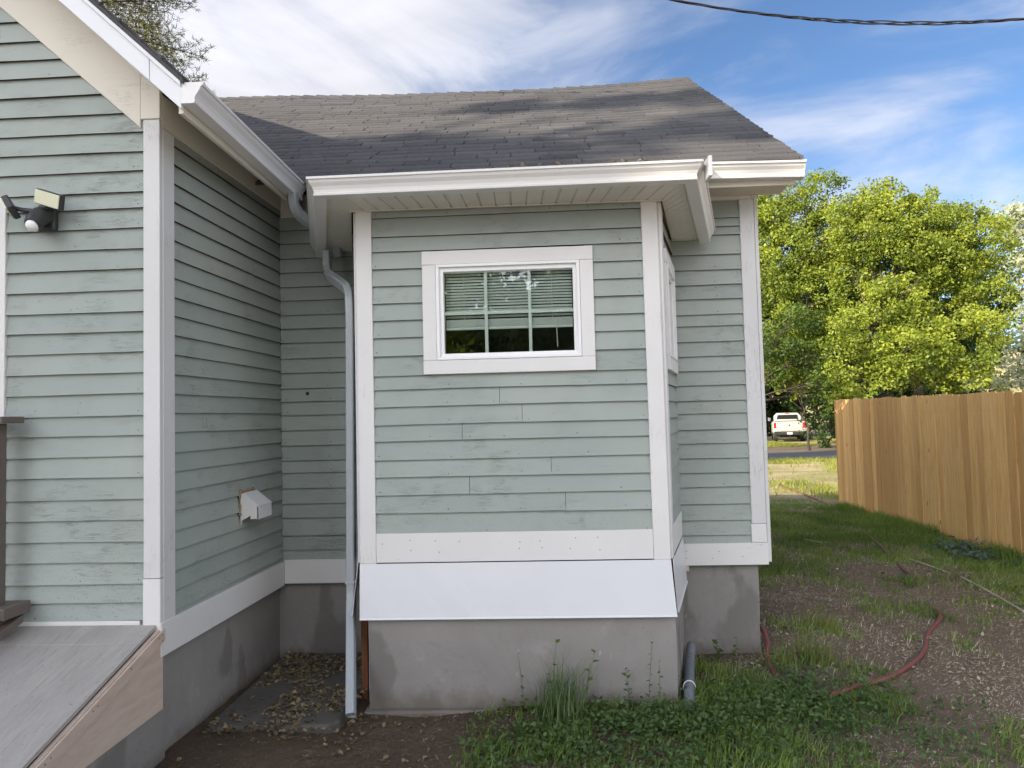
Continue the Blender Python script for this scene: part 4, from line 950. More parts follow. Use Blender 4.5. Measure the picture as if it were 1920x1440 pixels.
# ================================================================== TREES
def leafquads(c, size, rg, droop=.5, aspect=.55, flat=.6):
    """diamond leaves: c (N,3) centres"""
    n = len(c); a = rg.random(n)*2*np.pi; el = rg.normal(-droop, .55, n)
    d = np.stack([np.cos(a)*np.cos(el), np.sin(a)*np.cos(el), np.sin(el)], 1)
    r = rg.normal(0, 1, (n, 3)); r[:, 2] *= flat; s = np.cross(d, r); s /= np.linalg.norm(s, axis=1)[:, None]+1e-9
    L_ = size*rg.uniform(.6, 1.3, n)[:, None]; Wd = L_*aspect*.5
    q = np.empty((n, 4, 3)); q[:, 0] = c-d*L_*.5; q[:, 1] = c+s*Wd-d*L_*.05; q[:, 2] = c+d*L_*.5; q[:, 3] = c-s*Wd-d*L_*.05
    return q.reshape(-1, 3)
def crown(name, parent, blobs, per_m2, clump_r, leaf, mat, seed, nl=26, droop=.4, inner=.25, shell=.72, tonebase=.5, aspect=.55, k_up=.3):
    rg = np.random.default_rng(seed); C = []; Tn = []
    for (bx_, by_, bz_, rx, ry, rzz) in blobs:
        n = max(3, int(per_m2*4*math.pi*((rx*ry+rx*rzz+ry*rzz)/3)))
        d = rg.normal(0, 1, (n, 3)); d /= np.linalg.norm(d, axis=1)[:, None]
        rad = np.where(rg.random(n) < inner, rg.random(n)**.5*.8, rg.uniform(shell, 1.06, n))
        rad = rad*(1+.20*(vnoise(d[:, 0]*2.2+bx_, d[:, 2]*2.2+by_+d[:, 1])-.5)*2)
        p = np.array([bx_, by_, bz_])+d*rad[:, None]*np.array([rx, ry, rzz])
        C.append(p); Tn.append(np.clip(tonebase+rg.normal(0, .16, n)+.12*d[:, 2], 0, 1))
    C = np.concatenate(C); Tn = np.concatenate(Tn)
    n = len(C); k = rg.poisson(nl, n)+4; idx_ = np.repeat(np.arange(n), k)
    o = rg.normal(0, 1, (len(idx_), 3)); o /= np.linalg.norm(o, axis=1)[:, None]; o *= (rg.random(len(idx_))**.45)[:, None]*clump_r*rg.uniform(.6, 1.25, n)[idx_][:, None]
    o[:, 2] *= .75
    c_ = C[idx_]+o; v = leafquads(c_, leaf, rg, droop, aspect)
    tn = np.repeat(np.clip(Tn[idx_]+rg.normal(0, .12, len(idx_)), 0, 1), 4)
    return npmesh(name, v, 4, mat, parent, tn), C
def trunk(parent, base, top, r0_, blobs, seed, mat=None, limbs=14, C=None, lean=(0, 0), twigs=60):
    rg = random.Random(seed); b = MB(); B = Vector(base); Tp = Vector(top); pts = []; n = 9
    for i in range(n+1):
        f = i/n; pts.append(B.lerp(Tp, f)+Vector((rg.uniform(-.12, .12), rg.uniform(-.12, .12), 0))*(f > .05)*(1 if f < .95 else .2))
    pts[0].z -= .3
    b.tube(pts, [r0_*(1.35 if i == 0 else 1-.75*i/n) for i in range(n+1)], 10, 0, .5)
    ends = []
    for bl in blobs[:limbs]:
        e = Vector(bl[:3]); f = min(.95, max(.22, (e.z-B.z)/(Tp.z-B.z)*.62)); s_ = B.lerp(Tp, f); mid = s_.lerp(e, .5)+Vector((rg.uniform(-.3, .3), rg.uniform(-.3, .3), rg.uniform(-.1, .4)))
        q = smooth([s_, mid, e], 5); r1 = r0_*(.5-.25*f); b.tube(q, [r1*(1-.8*i/(len(q)-1)) for i in range(len(q))], 7); ends.append((s_, mid, e, r1, bl))
    if C is not None and len(ends):
        for _ in range(twigs):
            p = Vector(C[rg.randrange(len(C))]); s_, mid, e, r1, bl = min(ends, key=lambda t_: (t_[2]-p).length); st = mid.lerp(e, rg.uniform(0, 1))
            q = smooth([st, st.lerp(p, .55)+Vector((rg.uniform(-.2, .2), rg.uniform(-.2, .2), rg.uniform(-.05, .25))), p], 4); b.tube(q, [r1*.30*(1-.8*i/(len(q)-1)) for i in range(len(q))], 5)
    return b.build('trunk', mat or M['bark'], parent, 0, True)
LM = leaf_mat('box_elder_leaves', (.065, .115, .014), (.30, .345, .038), .30)
LMd = leaf_mat('dark_shrub_leaves', (.022, .05, .012), (.06, .105, .02), .3)
LMm = leaf_mat('shade_toned_leaves', (.03, .062, .012), (.10, .15, .022), .28)  # darker leaf colour imitating shade inside and under the crowns
LMs = leaf_mat('silver_leaves', (.24, .27, .17), (.42, .44, .30), .3)
LMy = leaf_mat('yellow_green_leaves', (.17, .23, .02), (.34, .38, .04), .4)
LMn = leaf_mat('shade_tree_leaves', (.04, .075, .015), (.10, .15, .03), .2)

def tree(name, label, base, top, r, blobs, per, cl, leaf, mat, seed, nl=26, cat='tree', group=None, **kw):
    base = (base[0], base[1], gz(base[0], base[1])); t_ = thing(name, label, cat, base, group)
    _, C = crown('crown', t_, blobs, per, cl, leaf, mat, seed, nl, **kw)
    trunk(t_, base, top, r, blobs, seed+1, None, 16, C, twigs=70); return t_
# big tree over the truck and fence: Y about 33; px->x: 20.4 m across
def at(px, py, Y):
    d = rt*((px-960)/1331)-up*((py-720)/1331)+fw; k = Y/d.y; return (d.x*k, Y, 1.6+d.z*k)
def blob(px, py, Y, rpx, rz_=None, ry=None):
    x, y, z = at(px, py, Y); r = rpx/1331*Y; return (x, y, z, r, ry or r*.85, (rz_/1331*Y) if rz_ else r*.8)
bl = [blob(1700, 440, 33, 85, 70), blob(1790, 470, 33, 80, 75), blob(1620, 430, 33.5, 70, 65), blob(1850, 450, 33.5, 45, 55), blob(1750, 405, 34, 60, 45), blob(1850, 560, 32.5, 50, 60), blob(1790, 640, 31.5, 85, 55), blob(1690, 560, 32, 60, 50),
      blob(1700, 660, 31, 70, 50), blob(1640, 590, 33, 60, 60), blob(1760, 560, 34, 70, 50), blob(1665, 700, 31.5, 60, 30), blob(1780, 708, 31.5, 60, 24), blob(1650, 380, 34, 40, 40), blob(1590, 680, 34, 40, 50), blob(1600, 500, 34, 50, 50), blob(1730, 500, 34, 60, 40), blob(1580, 620, 31, 38, 40), blob(1572, 700, 31.5, 28, 34), blob(1600, 735, 31, 36, 22)]
tree('box_elder_tree', 'broad yellow-green tree rising behind the cedar fence', (at(1590, 850, 33)[0], 33), at(1660, 520, 33), .26, bl, 2.3, .50, .155, LM, 101, 66, tonebase=.55, inner=.12)
bl = [blob(1530, 370, 36, 50, 48), blob(1470, 400, 36, 60, 55), blob(1420, 430, 36, 60, 70), blob(1580, 420, 35.5, 50, 55), blob(1500, 480, 35, 60, 55), blob(1440, 530, 35, 55, 60), blob(1540, 560, 34.5, 55, 50), blob(1380, 420, 37, 60, 60), blob(1470, 620, 34.5, 55, 45), blob(1560, 650, 34, 40, 45), blob(1360, 560, 36, 60, 70), blob(1450, 690, 36, 50, 30), blob(1510, 700, 37, 50, 34), blob(1560, 730, 37, 40, 34), blob(1540, 460, 37, 60, 50)]
tree('box_elder_tree', 'tree with dark lower limbs just right of the house corner, left of the fence', (at(1310, 850, 36)[0], 36), at(1440, 480, 36), .26, bl, 2.1, .50, .155, LM, 111, 60, tonebase=.45, inner=.12)
bl = [blob(1450, 700, 58, 50, 40), blob(1500, 720, 58, 45, 40), blob(1545, 740, 57, 40, 45), blob(1400, 700, 60, 60, 50), blob(1600, 720, 58, 50, 35), blob(1480, 640, 60, 60, 45), blob(1560, 660, 60, 55, 45), blob(1640, 690, 60, 50, 40), blob(1480, 560, 62, 80, 60), blob(1600, 580, 62, 80, 60), blob(1730, 620, 62, 80, 60), blob(1830, 660, 62, 40, 40), blob(1720, 690, 60, 60, 40)]
tree('backdrop_tree', 'dark dense tree in shade behind the white pickup', (at(1500, 820, 58)[0], 58), at(1500, 700, 58), .4, bl, 1.6, .8, .36, LMd, 121, 26, tonebase=.4)
bl = [blob(1530, 775, 38, 28, 26), blob(1555, 800, 36.5, 24, 30), blob(1520, 805, 39.5, 18, 22), blob(1545, 830, 36, 22, 18)]
tree('leafy_shrub', 'dark green shrub reaching over the right side of the pickup', (at(1545, 845, 37)[0], 37), at(1540, 800, 37), .12, bl, 2.0, .35, .2, LMd, 131, 24, 'shrub', tonebase=.55)
bl = [blob(1700, 560, 39, 130, 110), blob(1800, 560, 39, 90, 90), blob(1640, 450, 39, 80, 60), blob(1740, 460, 39.5, 90, 60), blob(1620, 620, 39, 70, 80)]  # added tree, its dark leaf colour stands in for shaded inner crown
tree('backdrop_tree', 'added dark tree imitating inner shade in the gaps of the tall yellow-green tree', (at(1720, 850, 39)[0], 39), at(1720, 520, 39), .3, bl, 1.3, .6, .22, LMm, 151, 50, tonebase=.45)
bl = [blob(1480, 560, 39, 80, 90), blob(1545, 500, 39.5, 60, 60), blob(1430, 480, 40, 70, 80), blob(1540, 630, 39, 60, 60), blob(1450, 660, 39, 60, 50)]  # second added tree, dark leaves again imitate crown shade
tree('backdrop_tree', 'added dark tree imitating crown shade right of the house corner', (at(1340, 850, 39)[0], 39), at(1430, 520, 39), .3, bl, 1.3, .6, .22, LMm, 153, 50, tonebase=.45)
bl = [blob(1462, 640, 32.5, 42, 36), blob(1520, 670, 32.5, 42, 34), blob(1450, 700, 33, 36, 28), blob(1550, 720, 32, 30, 28), blob(1500, 600, 33, 40, 30)]  # shade on the lower boughs is put into the leaf colour
tree('shade_toned_tree', 'low hanging boughs with shade put into their dark green, between house corner and trunk', (at(1330, 850, 33)[0], 33), at(1440, 640, 33), .12, bl, 2.6, .42, .15, LMm, 155, 44, tonebase=.5)
bl = [blob(1478, 722, 33, 22, 12), blob(1500, 740, 33, 16, 10), blob(1455, 712, 33, 14, 9)]
tree('young_tree', 'slim young tree with sunlit yellow leaves above the pickup', (at(1520, 850, 33)[0], 33), at(1497, 730, 33), .06, bl, 2.2, .3, .2, LMy, 135, 16, tonebase=.6)
bl = [blob(1905, 410, 48, 38, 40), blob(1950, 450, 48, 60, 60), blob(1915, 520, 47, 38, 50), blob(1960, 600, 47, 80, 60), blob(1915, 650, 46, 45, 45), blob(1900, 700, 46, 60, 32), blob(1990, 500, 50, 70, 80)]
tree('silver_tree', 'pale silvery tree at the right edge of the picture', (at(1960, 800, 48)[0], 48), at(1950, 500, 48), .35, bl, .8, .8, .34, LMs, 141, 26, droop=0)
bl = [blob(1850, 712, 52, 30, 14), blob(1880, 722, 52, 24, 12), blob(1835, 725, 52, 22, 10)]
tree('low_shrub', 'sunlit yellow-green bush showing above the fence top', (at(1850, 760, 52)[0], 52), at(1850, 730, 52), .1, bl, 1.6, .5, .3, LMy, 145, 20, 'shrub')
for k, (p_, q_, Y_, w_, h_, lab) in enumerate(((1640, 738, 50, 50, 34, 'dark bush low behind the fence under the big tree'), (1730, 735, 50, 55, 30, 'wide dark bush behind the middle of the fence'), (1800, 742, 49, 35, 22, 'low dark bush behind the fence near the sunlit bush'), (1450, 760, 62, 60, 50, 'dark bush left behind the pickup'), (1590, 770, 44, 40, 40, 'dark bush beside the trunk at the fence end'))):
    tree('dark_bush', lab, (at(p_, 800, Y_)[0], Y_), at(p_, q_, Y_), .08, [blob(p_, q_, Y_, w_, h_), blob(p_-w_*.5, q_+6, Y_, w_*.6, h_*.8), blob(p_+w_*.5, q_+4, Y_-.5, w_*.6, h_*.8), blob(p_, q_+h_*.7, Y_, w_*.9, h_*.7)], 1.5, .6, .3, LMd, 500+k, 26, 'bush', tonebase=.5)
# more greenery beyond, left part hidden by the house
for i, (px, Y, h_) in enumerate(((1180, 48, 9), (1280, 55, 11), (2150, 52, 11), (2350, 46, 10), (1700, 90, 12), (1600, 95, 10))):
    x, y, z = at(px, 780, Y); bl = [(x+dx, y+dy, gz(x, y)+h_*f, h_*.28, h_*.26, h_*.24) for dx, dy, f in ((0, 0, .78), (h_*.22, 0, .55), (-h_*.24, .5, .56), (0, -h_*.15, .42), (h_*.1, h_*.1, .66))]
    tree('distant_tree', ('rounded green tree far behind the house roof', 'taller green tree hidden behind the roof end', 'green tree beyond the right edge of the fence', 'dark green tree far right of the yard', 'distant green tree on the hillside above the fence', 'distant tree on the hillside behind the tall yellow-green tree')[i], (x, y), (x, y, gz(x, y)+h_*.8), .3, bl, .5, 1.0, .5, LMd if i < 4 else LM, 200+i, 18)

# pine above the left roof
PN = thing('pine_tree', 'tall pine standing behind the left roof, tips against the sky', 'tree', (-10.2, 15, gz(-10.2, 15)))
NM = leaf_mat('pine_needles', (.06, .075, .02), (.21, .19, .055), .15, .6)
rgp = np.random.default_rng(77); px0, py0, pz0 = -10.45, 15.0, gz(-10.2, 15); H = 17.5
b = MB(); b.tube([(px0, py0, pz0-.3), (px0+.1, py0, pz0+6), (px0, py0+.1, pz0+12), (px0, py0, pz0+H)], [.32, .24, .14, .02], 10)
tuft = []; tcol = []
for k in range(150):
    h = 2.5+(H-3.2)*(k/150)+rgp.uniform(-.15, .15); a = k*2.4+rgp.uniform(-.4, .4)
    Lb = (H-h)*.30+.5; Lb = min(Lb, 3.3)*rgp.uniform(.75, 1.1); dr = Vector((math.cos(a), math.sin(a), .12)); e = Vector((px0, py0, pz0+h))
    tip = e+dr*Lb+Vector((0, 0, -.10*Lb)); mid = e.lerp(tip, .5)+Vector((0, 0, .05)); b.tube(smooth([e, mid, tip], 4), [.035*(1-.85*i/8) for i in range(9)], 5)
    side = Vector((-dr.y, dr.x, 0)).normalized()
    for j in range(11):
        f = .25+.75*j/10; c0 = e.lerp(tip, f)
        for s_ in (-1, 1):
            l_ = (1.12-f)*.62*Lb*rgp.uniform(.5, 1.0)+.18; end = c0+side*s_*l_+dr*l_*.55+Vector((0, 0, rgp.uniform(-.05, .12)))
            if j % 2 == 0: b.tube([c0, end], [.010, .004], 4)
            m_ = max(2, int(l_/.14))
            for q in range(m_+1): p_ = c0.lerp(end, q/m_); tuft.append(p_[:]); tcol.append(rgp.random())
b.build('trunk', M['bark'], PN, 0, True)
tuft = np.array(tuft); tcol = np.array(tcol); k = 12; idx_ = np.repeat(np.arange(len(tuft)), k); n = len(idx_)
dirs = rgp.normal(0, 1, (n, 3)); dirs[:, 2] += .35; dirs /= np.linalg.norm(dirs, axis=1)[:, None]; s_ = np.cross(dirs, rgp.normal(0, 1, (n, 3))); s_ /= np.linalg.norm(s_, axis=1)[:, None]
ln = rgp.uniform(.07, .15, n)[:, None]; c_ = tuft[idx_]+rgp.normal(0, .03, (n, 3)); q = np.empty((n, 3, 3)); q[:, 0] = c_-s_*.008; q[:, 1] = c_+s_*.008; q[:, 2] = c_+dirs*ln
npmesh('needles', q.reshape(-1, 3), 3, NM, PN, np.repeat(np.clip(tcol[idx_]*.6+rgp.normal(.2, .12, n), 0, 1), 3))

# shade trees outside the picture on the sun side (they shade the yard and mirror in the panes)
hd = Vector((-S.x, -S.y, 0)).normalized(); nn = Vector((-hd.y, hd.x, 0))
def sunpos(D, u): p = -hd*D+nn*u; return p.x, p.y
for i, (D, u, h_, r_, per) in enumerate(((13, 1.9, 11.8, 1.9, 6.), (14, 3.9, 12.0, 1.7, 6.), (12, 5.9, 8.2, 1.6, 6.))):
    x, y = sunpos(D, u); z = gz(x, y)
    bl = [(x, y, z+h_*.86, r_*.62, r_*.62, h_*.12), (x+.4, y-.3, z+h_*.70, r_, r_, h_*.15), (x-.3, y+.2, z+h_*.52, r_*1.1, r_*1.1, h_*.16), (x+.3, y+.3, z+h_*.36, r_*1.05, r_*1.05, h_*.15)]
    for dh in (.45, .62, .78):
        for sg in (-1, 1): bl.append((x+nn.x*r_*.7*sg, y+nn.y*r_*.7*sg, z+h_*dh, r_*.65, r_*.65, h_*.12))
    tree('shade_tree', ('dense leafy shade tree nearest the viewer in the western row', 'dense leafy shade tree in the middle of the western row', 'short leafy tree closest to the left wing')[i], (x, y), (x, y, z+h_*.8), .3, bl, per, .42, .24, LMn, 300+i, 22, inner=.5)
x, y = sunpos(17, 4.3); z = gz(x, y)
def ub(du, zt, ru, rz_, dd=0): return (x+nn.x*du-hd.x*dd, y+nn.y*du-hd.y*dd, zt, ru, ru*.8, rz_)
bl = [ub(.45, 15.5, .75, .34), ub(1.15, 15.05, .6, .24), ub(-.75, 14.5, .55, .75), ub(-.6, 15.6, .5, .5), ub(.35, 13.3, .9, .5), ub(-.5, 13.2, .9, .45), ub(.2, 12.0, 1.1, .6), ub(-.6, 11.6, 1.0, .6), ub(0, 10.6, 1.2, .6)]
tree('shade_tree', 'tall layered tree standing behind the western row, above the others', (x, y), (x, y, z+14.5), .28, bl, 6., .26, .18, LMn, 320, 22, inner=.5)
x, y = 2.2, 10.8; z = gz(x, y)  # out-of-view shrub added only to shade the far fence end
tree('shrub', 'unseen shrub added behind the house corner to shade the fence end', (x, y), (x, y, z+2.5), .06, [(x, y, z+2.6, .75, .75, .95), (x, y+.1, z+3.5, .7, .65, .7), (x, y, z+1.5, .8, .8, .9)], 6, .3, .12, LMn, 340, 22, 'shrub', inner=.5)
for i, (x, y, h_, r_, m_) in enumerate(((-3.5, -17, 8.5, 3.2, LM), (.8, -16, 9.5, 2.8, LMn), (7.5, -16, 9, 3.4, LMn))):
    z = gz(x, y); bl = [(x, y, z+h_*.78, r_*.7, r_*.7, h_*.18), (x+.8, y, z+h_*.55, r_, r_, h_*.2), (x-.9, y+.4, z+h_*.45, r_, r_, h_*.2), (x, y, z+h_*.28, r_*.95, r_*.95, h_*.2)]
    tree('shade_tree', ('leafy tree across the street behind the viewer, left', 'lower leafy tree across the street behind the viewer', 'leafy tree across the street behind the viewer, right')[i], (x, y), (x, y, z+h_*.7), .25, bl, 1.4, .6, .32, m_, 330+i, 22, inner=.4)

# ================================================================== GRASS, WEEDS, LEAVES
PATCH = [(2.05, 6.1, .55, .55, -1.1), (2.7, 6.5, .45, .4, -.5), (3.28, 7.48, .4, .5, -.9), (2.45, 4.15, .75, .42, -1.3), (2.42, 5.09, .5, .35, -.9), (1.9, 4.85, .35, .3, -.8), (3.5, 5.5, .6, .5, -.8), (1.15, 4.85, .55, .22, -1.2), (3.2, 4.6, .7, .5, -.9), (2.9, 3.6, .9, .35, -.7), (1.75, 5.6, .3, .3, -.5),
         (1.6, 5.36, .25, .25, .3), (3.2, 9.3, 1.4, 1.6, .6), (4.5, 8.2, .6, 2.2, .8), (4.7, 10.5, .6, 2.4, .8), (2.3, 7.9, .8, .8, .6), (.7, 3.5, 1.2, .45, .9), (1.35, 4.0, .55, .3, .6), (1.55, 3.9, .5, .25, .4), (.3, 3.95, .6, .22, .9), (2.5, 5.9, .2, .2, .1), (1.8, 4.3, .35, .25, .4), (2.9, 5.2, .3, .3, .2), (3.9, 6.6, .5, .7, .5)]
def gmask(x, y):
    v = .22+1.3*(fbm(x*2.2+3, y*2.2, 4)-.5)*2+1.2*(vnoise(x*8, y*8)-.5)
    for (cx_, cy_, rx, ry, a) in PATCH: v = v+.72*a*np.exp(-(((x-cx_)/rx)**2+((y-cy_)/ry)**2))
    edge = np.clip((x+.25+(3.9-y)*.35)/.5, -1, 1)         # bare soil on the left
    v = np.where(y < 4.4, v+np.minimum(0, edge-.2)*1.6, v)
    return v
def inside(x, y):   # built-up area
    return ((x < .70+.26*np.clip(y-4, 0, 9)) & (y > 3.95) & (y < 10.5) & (x < .90)) | ((x < 1.37) & (y > 4.75) & (y < 10.4)) | ((x < -1.02) & (y > 3.58)) | (x < -1.79)
GM = leaf_mat('grass_blades', (.08, .15, .02), (.25, .34, .075), .25, .6)
GD = leaf_mat('dry_straw', (.30, .25, .16), (.62, .55, .41), .1, .8)
GS = leaf_mat('sunny_weeds', (.15, .19, .03), (.33, .33, .07), .3)
BL = leaf_mat('broadleaf_leaves', (.045, .09, .026), (.13, .20, .055), .25, .5)
FL = leaf_mat('fallen_leaf', (.085, .06, .035), (.30, .235, .13), .1, .7)
def scatter(n, x0, x1, y0, y1, seed, fn):
    rg = np.random.default_rng(seed); x = rg.uniform(x0, x1, n); y = y0+(y1-y0)*rg.random(n)
    keep = (~inside(x, y)) & (rg.random(n) < fn(x, y)); return x[keep], y[keep], rg
def blades(name, x, y, rg, hmin, hmax, wd, mat, label=None, bend=.5, z0=0., flat=0.):
    n = len(x); z = ground(x, y)+z0; h = rg.uniform(hmin, hmax, n)*(.7+.6*fbm(x*4, y*4, 2)); a = rg.random(n)*2*np.pi; ln = rg.normal(bend, .3, n)*h
    d = np.stack([np.cos(a), np.sin(a), 0*a], 1); s = np.stack([-np.sin(a+.6), np.cos(a+.6), 0*a], 1)*(wd*rg.uniform(.6, 1.3, n))[:, None]
    P = np.stack([x, y, z-.004], 1); up_ = np.array([0, 0, 1.])
    m1 = P+d*(ln*.35)[:, None]+up_*(h*(.6 if not flat else .12))[:, None]; e = P+d*ln[:, None]+up_*(h*(1. if not flat else .06))[:, None]
    if flat: m1 = P+d*(h*.5)[:, None]+up_*.010; e = P+d*h[:, None]+up_*(rg.random(n)*.012)[:, None]
    q = np.empty((n, 2, 4, 3)); q[:, 0, 0] = P-s; q[:, 0, 1] = P+s; q[:, 0, 2] = m1+s*.7; q[:, 0, 3] = m1-s*.7
    q[:, 1, 0] = m1-s*.7; q[:, 1, 1] = m1+s*.7; q[:, 1, 2] = e+s*.1; q[:, 1, 3] = e-s*.1
    tn = np.repeat(np.clip(rg.normal(.45, .25, n)+(fbm(x*2, y*2, 2)-.5), 0, 1), 8)
    return npmesh(name, q.reshape(-1, 3), 4, mat, None, tn)
x, y, rg = scatter(150000, -.6, 5.2, 2.9, 7.2, 1, lambda x, y: np.clip(gmask(x, y)*.75, 0, 1))
x2, y2, _ = scatter(150000, .9, 5.0, 7.2, 13.6, 2, lambda x, y: np.clip(gmask(x, y)*.8+.12, 0, 1))
X_, Y_2 = np.concatenate([x, x2]), np.concatenate([y, y2])
tag(blades('grass', X_, Y_2, rg, .018, .075, .0028, GM), 'short shaded grass in uneven patches over the side yard', 'grass', kind='stuff')
# taller fringe along the fence and walls
fy = np.random.default_rng(5).uniform(4.5, 12.8, 9000); fx = 5-np.abs(np.random.default_rng(6).normal(0, .16, 9000))-.01
k_ = vnoise(fy*1.5, fy*0) > .32
tag(blades('grass_fringe', fx[k_], fy[k_], np.random.default_rng(7), .05, .16, .0035, GM), 'longer grass fringe growing along the fence foot', 'grass', kind='stuff')
# dry straw and chips
x, y, rg = scatter(90000, -.7, 5.0, 2.9, 8.6, 9, lambda x, y: np.clip(.75-gmask(x, y)*.35, .2, .9)*np.clip(.25+(x+.3)/1.6, .08, 1)*(.25+1.1*vnoise(x*3, y*3)))
x3, y3, _ = scatter(60000, .9, 4.95, 6.0, 13.4, 19, lambda x, y: .25+.6*vnoise(x*2.5, y*2.5)**2)
tag(blades('straw', np.concatenate([x, x3]), np.concatenate([y, y3]), rg, .02, .07, .0019, GD, flat=1., z0=0.), 'dry straw and grass clippings scattered on the bare soil', 'straw', kind='stuff')
x3, y3, _ = scatter(24000, .9, 4.95, 4.2, 13.4, 20, lambda x, y: np.clip(.35+gmask(x, y)*.4, .05, .9))
tag(blades('dead_grass', x3, y3, np.random.default_rng(77), .02, .06, .0022, GD, bend=.9), 'dead straw coloured blades standing among the green grass', 'grass', kind='stuff')
# sunlit weeds beyond the fence end
x, y, rg = scatter(60000, 3.2, 12.5, 13., 26.3, 12, lambda x, y: np.clip((fbm(x*.9, y*.6, 3)-.52)*3+np.clip((y-20.5)/4, 0, 1)*.55, .02, 1))
tag(blades('sunlit_weeds', x, y, rg, .04, .15, .008, GS), 'sunlit yellow-green weeds on the verge before the road', 'weeds', kind='stuff')
x, y, rg = scatter(26000, 7, 18, 38.6, 52, 13, lambda x, y: np.clip((np.abs(x-TX) > 1.1)*1., .0, 1)*.9)
tag(blades('verge_grass', x, y, rg, .04, .16, .014, GS), 'short sunlit grass around the parked pickup', 'grass', kind='stuff')
# broadleaf ground cover close to the bay foundation: little plants of 5-8 leaves
def oval_shape(P, d, s, L_, Wd, fold, rg):
    upv = np.array([0, 0, 1.]); q = np.empty((len(P), 2, 5, 3)); j = lambda a: 1+rg.uniform(-a, a, (len(P), 1))
    tipp = P+d*L_+upv*fold*.5*j(.9); m = P+d*(L_*.5)-upv*fold*.2
    for k, sg in enumerate((1, -1)):
        e1 = P+d*(L_*.22*j(.5))+s*Wd*sg*.85*j(.3)+upv*fold*j(.8); e2 = P+d*(L_*.68*j(.15))+s*Wd*sg*.9*j(.35)+upv*fold*j(.8)
        for i_, p_ in enumerate((P, e1, e2, tipp, m) if sg > 0 else (P, m, tipp, e2, e1)): q[:, k, i_] = p_
    return q.reshape(-1, 3)
def leaf_shape(P, d, s, L_, Wd, fold):
    """six-vertex folded leaf as two quads; arrays"""
    upv = np.array([0, 0, 1.])
    tipp = P+d*L_; m = P+d*(L_*.45)
    q = np.empty((len(P), 2, 4, 3))
    q[:, 0, 0] = P; q[:, 0, 1] = P+d*(L_*.30)+s*Wd+upv*fold; q[:, 0, 2] = tipp; q[:, 0, 3] = m
    q[:, 1, 0] = P; q[:, 1, 1] = m; q[:, 1, 2] = tipp; q[:, 1, 3] = P+d*(L_*.30)-s*Wd+upv*fold
    return q.reshape(-1, 3)
def cover(name, x, y, rg, hmax, leafL, mat, per=6):
    n = len(x); z = ground(x, y); hh = rg.uniform(.25, 1., n)*hmax*(.5+vnoise(x*3, y*3)); i_ = np.repeat(np.arange(n), per); m = len(i_)
    a = rg.random(m)*2*np.pi; el = rg.normal(.1, .4, m); d = np.stack([np.cos(a)*np.cos(el), np.sin(a)*np.cos(el), np.sin(el)], 1)
    s = np.stack([-np.sin(a), np.cos(a), rg.normal(0, .3, m)], 1); f = rg.random(m)
    P = np.stack([x[i_]+.02*np.cos(a), y[i_]+.02*np.sin(a), z[i_]+hh[i_]*f+.005], 1)
    L_ = (leafL*rg.uniform(.5, 1.25, m))[:, None]; v = leaf_shape(P, d, s, L_, L_*.38, L_*.10)
    return npmesh(name, v, 4, mat, None, np.repeat(np.clip(rg.normal(.42, .25, m), 0, 1), 8))
def wz(x, y):
    g1 = np.exp(-(((x-.75)/.75)**2+((y-3.72)/.25)**2)); g2 = np.exp(-(((x-1.35)/.4)**2+((y-4.05)/.25)**2)); g3 = np.exp(-(((x-.4)/.9)**2+((y-3.4)/.3)**2))
    return np.clip((g1+g2+g3*.45)*.9*(.45+.9*vnoise(x*5, y*5)), 0, 1)
x, y, rg = scatter(7000, -.5, 2.4, 3.0, 4.6, 21, wz)
tag(cover('broadleaf_weeds', x, y, rg, .085, .028, BL, 6), 'bindweed and broadleaf weeds matted at the bay foundation', 'weeds', kind='stuff')
x, y, rg = scatter(5200, .8, 5., 3.9, 9.5, 22, lambda x, y: np.clip(gmask(x, y)*.5, 0, .8)*(vnoise(x*2.2, y*2.2) > .5))
tag(cover('clover_patches', x, y, rg, .05, .030, BL, 5), 'small leafy ground cover mixed into the grass', 'weeds', kind='stuff')
x, y, rg = scatter(700, 3.9, 4.98, 6.2, 8.6, 23, lambda x, y: np.exp(-(((x-4.6)/.25)**2+((y-8.2)/.5)**2)))
BG = leaf_mat('blue_green_leaves', (.06, .10, .075), (.13, .19, .14), .15, .5)
tag(cover('blue_green_weeds', x, y, rg, .12, .06, BG, 7), 'blue-green leafy weeds against the fence foot', 'weeds', kind='stuff')
# individual weeds standing up against the foundation
def stem_weed(px_, py_, h, nleaf, leafL, label, seed, lean=(0, 0), grp=None):
    z0 = gz(px_, py_); t_ = thing('upright_weed', label, 'weed', (px_, py_, z0), grp); rg = np.random.default_rng(seed)
    pts = smooth([(px_, py_, z0-.01), (px_+lean[0]*.4, py_+lean[1]*.4, z0+h*.5), (px_+lean[0], py_+lean[1], z0+h)], 6)
    b = MB(); b.tube(pts, [.0022*(1-.5*i/(len(pts)-1)) for i in range(len(pts))], 5); b.build('stem', BL, t_)
    P, D, Sd = [], [], []
    for k in range(nleaf):
        f = .15+.85*k/max(1, nleaf-1); p = pts[min(len(pts)-1, int(f*(len(pts)-1)))]; a = k*2.4+rg.uniform(-.5, .5); el = rg.uniform(-.3, .6)
        P.append(p[:]); D.append((math.cos(a)*math.cos(el), math.sin(a)*math.cos(el), math.sin(el))); Sd.append((-math.sin(a), math.cos(a), rg.normal(0, .3)))
    L_ = (leafL*rg.uniform(.7, 1.15, nleaf)*np.linspace(1.1, .7, nleaf))[:, None]
    npmesh('leaves', leaf_shape(np.array(P), np.array(D), np.array(Sd), L_, L_*.42, L_*.12), 4, BL, t_, np.repeat(rg.uniform(.2, .7, nleaf), 8))
